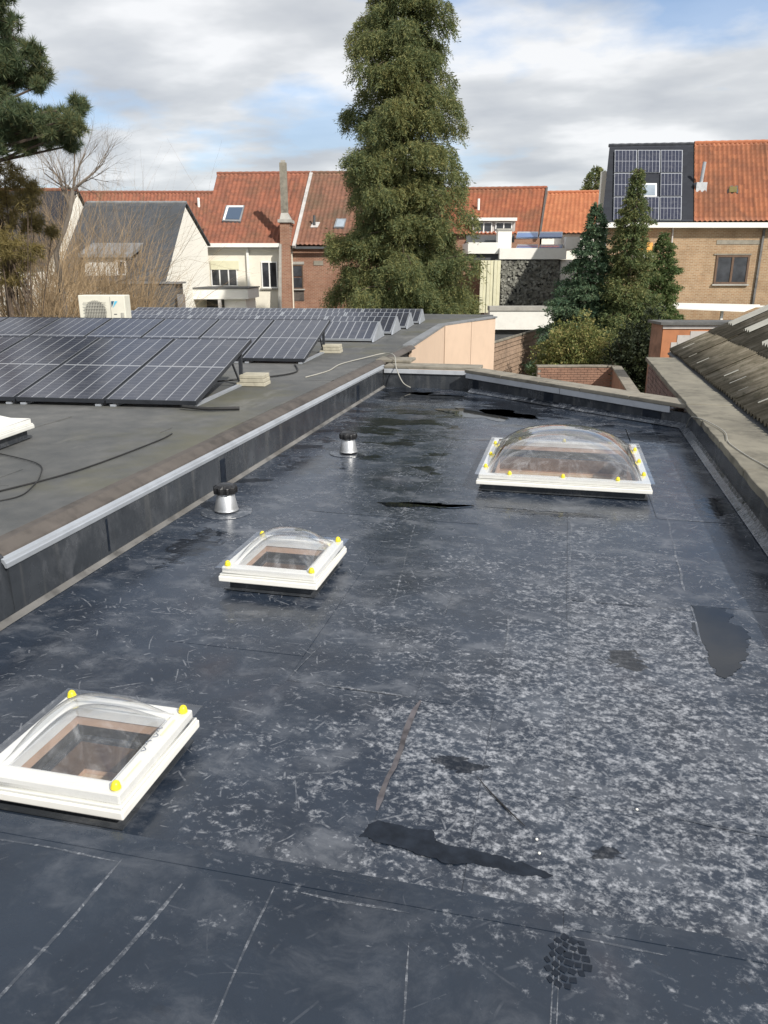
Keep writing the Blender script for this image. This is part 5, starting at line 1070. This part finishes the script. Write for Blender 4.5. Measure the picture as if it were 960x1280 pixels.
p = W(770, 430, 28); bush('bush', 'thin twiggy shrub right of the yellow green bush', (p[0], p[1], GZ), .7, 2.2, 900, .24, .02, 'spruce_leaf')
p = W(668, 440, 28); bush('bush', 'small dark green bush at the fence post end', (p[0]+.6, p[1], GZ), .55, 1.3, 700, .2, .026, 'yew_leaf')
p = W(805, 440, 25); bush('bush', 'dark bush between the spruces and the painted shed', (p[0], p[1], GZ), .95, 2.6, 2200, .24, .03, 'dark_leaf')
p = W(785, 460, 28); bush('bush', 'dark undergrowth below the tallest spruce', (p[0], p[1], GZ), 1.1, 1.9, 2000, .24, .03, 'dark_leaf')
# pine with needle tufts
def needles(C, r, n, ln, wd, up=.5):
    "tufts: n needles each around centres C"
    N = len(C); d = rng.normal(size=(N, n, 3)); d[:, :, 2] += up; d /= np.linalg.norm(d, axis=2, keepdims=True); L_ = ln*rng.uniform(.7, 1.2, (N, n, 1))
    s = np.cross(d, rng.normal(size=(N, n, 3))); s /= np.linalg.norm(s, axis=2, keepdims=True)+1e-9
    b0 = C[:, None, :]+d*.02; V = np.stack([b0-s*wd, b0+s*wd, b0+d*L_], axis=2).reshape(-1, 3); return V, np.arange(len(V)).reshape(-1, 3)
Dp = 19.0; pb0 = at_ground(-75, Dp); pine = thing('pine_tree', 'dark pine with tufted needles reaching in at the upper left', 'tree', pb0)
def loc_(u, v, D): q = W(u, v, D); return np.array(q)-np.array(pb0)
MB().tube([(0, 0, 0), (.1, 0, 3), (.05, .1, 6), (.2, 0, 9), (.2, 0, 12)], [.30, .26, .21, .16, .08], 10).build('trunk', 'bark', pine, True)
lm = MB(); CC = []; CO = []
clumps = [(8, 40, 18, 26), (-10, 20, 20, 24), (14, 78, 22, 16), (-12, 75, 25, 20), (42, 66, 12, 12), (50, 90, 14, 12), (30, 98, 22, 11), (2, 105, 22, 12), (48, 108, 8, 6), (-15, 120, 25, 14), (15, 140, 20, 14), (40, 150, 20, 16), (62, 152, 18, 16), (85, 150, 16, 14), (100, 133, 9, 12), (93, 158, 14, 12), (70, 172, 16, 10), (90, 182, 12, 7), (45, 178, 18, 9), (20, 170, 22, 13), (0, 165, 22, 12), (30, 186, 12, 6), (-15, 180, 25, 12), (-5, -5, 20, 12)]
for (u, v, ru, rv) in clumps:
    dd_ = Dp+rng.uniform(-1.0, 1.0); c = loc_(u, v, dd_); k = dd_/960; n = int(14+ru*rv*.13)
    q = rng.normal(size=(n, 3)); q /= np.linalg.norm(q, axis=1, keepdims=True); q *= (rng.random(n)**.45)[:, None]
    pts = c+q*np.array((ru*k, ru*k*1.1, rv*k)); CC.append(pts)
    sp = np.array((.15, 0, c[2]-.5+rng.uniform(-.3, .2))); mid_ = (sp+c)/2+np.array((0, 0, -.15)); lm.tube([sp, mid_, c], [.06, .04, .018], 5)
    for j in range(0, n, 2): lm.tube([c, (c+pts[j])/2+np.array((0, 0, -.02)), pts[j]], [.014, .010, .005], 3, cap=False)
lm.build('limbs', 'bark', pine); C_ = np.concatenate(CC); V, F = needles(C_, 0, 60, .17, .0075); npmesh('crown', V, F, 'pine_needle', pine)
# olive conifer shrub below it
pb1 = at_ground(5, 20.5); t = thing('pine_tree', 'low olive brown pine foliage at the left edge below the dark pine', 'tree', pb1); CC = []; lm = MB()
MB().tube([(0, 0, 0), (.05, 0, 2.2), (0, 0, 4.6)], [.16, .11, .03], 8).build('trunk', 'bark', t, True)
for (u, v, ru, rv) in [(5, 215, 22, 14), (25, 228, 18, 12), (0, 245, 25, 18), (35, 250, 15, 14), (15, 275, 25, 18), (42, 280, 14, 14), (0, 305, 25, 18), (30, 315, 22, 16), (65, 290, 9, 7), (10, 340, 28, 18), (40, 235, 12, 8)]:
    c = np.array(W(u, v, 20.5+rng.uniform(-.5, .5)))-np.array(pb1); k = 20.5/960; n = int(14+ru*rv*.1); q = rng.normal(size=(n, 3)); q /= np.linalg.norm(q, axis=1, keepdims=True); q *= (rng.random(n)**.45)[:, None]; CC.append(c+q*np.array((ru*k, ru*k, rv*k)))
    lm.tube([(0, 0, max(c[2]-.5, .3)), c*.6+np.array((0, 0, -.05)), c], [.04, .025, .01], 4)
lm.build('limbs', 'bark', t); V, F = needles(np.concatenate(CC), 0, 26, .19, .008, .2); npmesh('crown', V, F, 'pine_olive', t)
# bare trees and shrubs
def bare(m, p, d, ln, r, depth, spread, upb, n=5, kids=(2, 4)):
    pts = curve_pts(p, d, ln, n, (0, 0, upb), .16); m.tube(pts, [r*(1-.55*k/n) for k in range(n+1)], 5 if r > .02 else 3, cap=False)
    if depth == 0: return
    nk = random.randint(*kids)
    for j in range(nk):
        k = random.randint(max(1, n//3), n); dd_ = pts[k]-pts[k-1]; dd_ = dd_/np.linalg.norm(dd_)+rng.normal(0, spread, 3); bare(m, pts[k], dd_, ln*random.uniform(.5, .85), r*(1-.55*k/n)*random.uniform(.5, .75), depth-1, spread, upb, n, kids)
bb = at_ground(80, 23); t = thing('bare_tree', 'leafless grey tree with a spreading crown in front of the white gable', 'tree', bb)
q0 = np.array(W(70, 315, 23))-np.array(bb); q1 = np.array(W(88, 262, 23))-np.array(bb); q2 = np.array(W(91, 238, 23))-np.array(bb)
MB().tube([(0, 0, 0), q0*.6, q0, (q0+q1)/2+np.array((.03, 0, 0)), q1, q2], [.11, .09, .075, .065, .058, .05], 8).build('trunk', 'bark_grey', t, True)
cr = MB(); camr = np.array((cos(YAW), sin(YAW), 0))
for (du, dv, ln) in ((-42, -40, 1.6), (-20, -55, 1.7), (5, -62, 1.7), (28, -60, 1.7), (50, -45, 1.8), (62, -28, 1.9), (-50, -20, 1.5), (15, -30, 1.4), (-30, -25, 1.3), (40, -70, 1.7)):
    d = camr*du/60+np.array((0, 0, -dv/60))+rng.normal(0, .22, 3)*np.array((1, 1, .3)); bare(cr, q2 if rng.random() < .6 else q1, d, ln*.62, .030, 4, .45, .12, 6, (3, 4))
cr.build('crown', 'twig_grey', t)
shr = [(8, 22.0, 5.2, 'left'), (42, 22.3, 4.7, ''), (72, 26.4, 4.6, ''), (100, 26.6, 4.9, ''), (132, 26.3, 5.4, ''), (156, 26.8, 3.7, ''), (25, 28.5, 6.4, ''), (122, 28.5, 6.2, ''), (180, 27, 2.3, '')]
shl = ['leafless brown thicket at the left picture edge', 'leafless brown shrub second from the left picture edge', 'leafless brown shrub below the bare tree trunk', 'leafless brown shrub just left of the air conditioner', 'leafless brown shrub directly behind the air conditioner', 'leafless brown shrub in front of the dormer window', 'taller brown thicket behind the leftmost shrubs', 'taller brown thicket in front of the slate roof', 'thin leafless shrub in front of the dark grey annex']
for (u, D_, hh, _), lb in zip(shr, shl):
    b0 = at_ground(u, D_); t = thing('bare_shrub', lb, 'shrub', b0, 0, 'leafless shrubs behind the solar roof'); m = MB()
    for k in range(72):
        a = rng.uniform(0, 6.28); o_ = np.array((cos(a), sin(a), 0))*rng.uniform(0, .6); d = np.array((cos(a)*rng.uniform(.05, .55), sin(a)*rng.uniform(.05, .55), 1))
        bare(m, o_, d, hh*rng.uniform(.4, .8), .024, 2, .38, -.25 if rng.random() < .5 else .1, 6, (2, 4))
    m.build('twigs', 'twig', t)
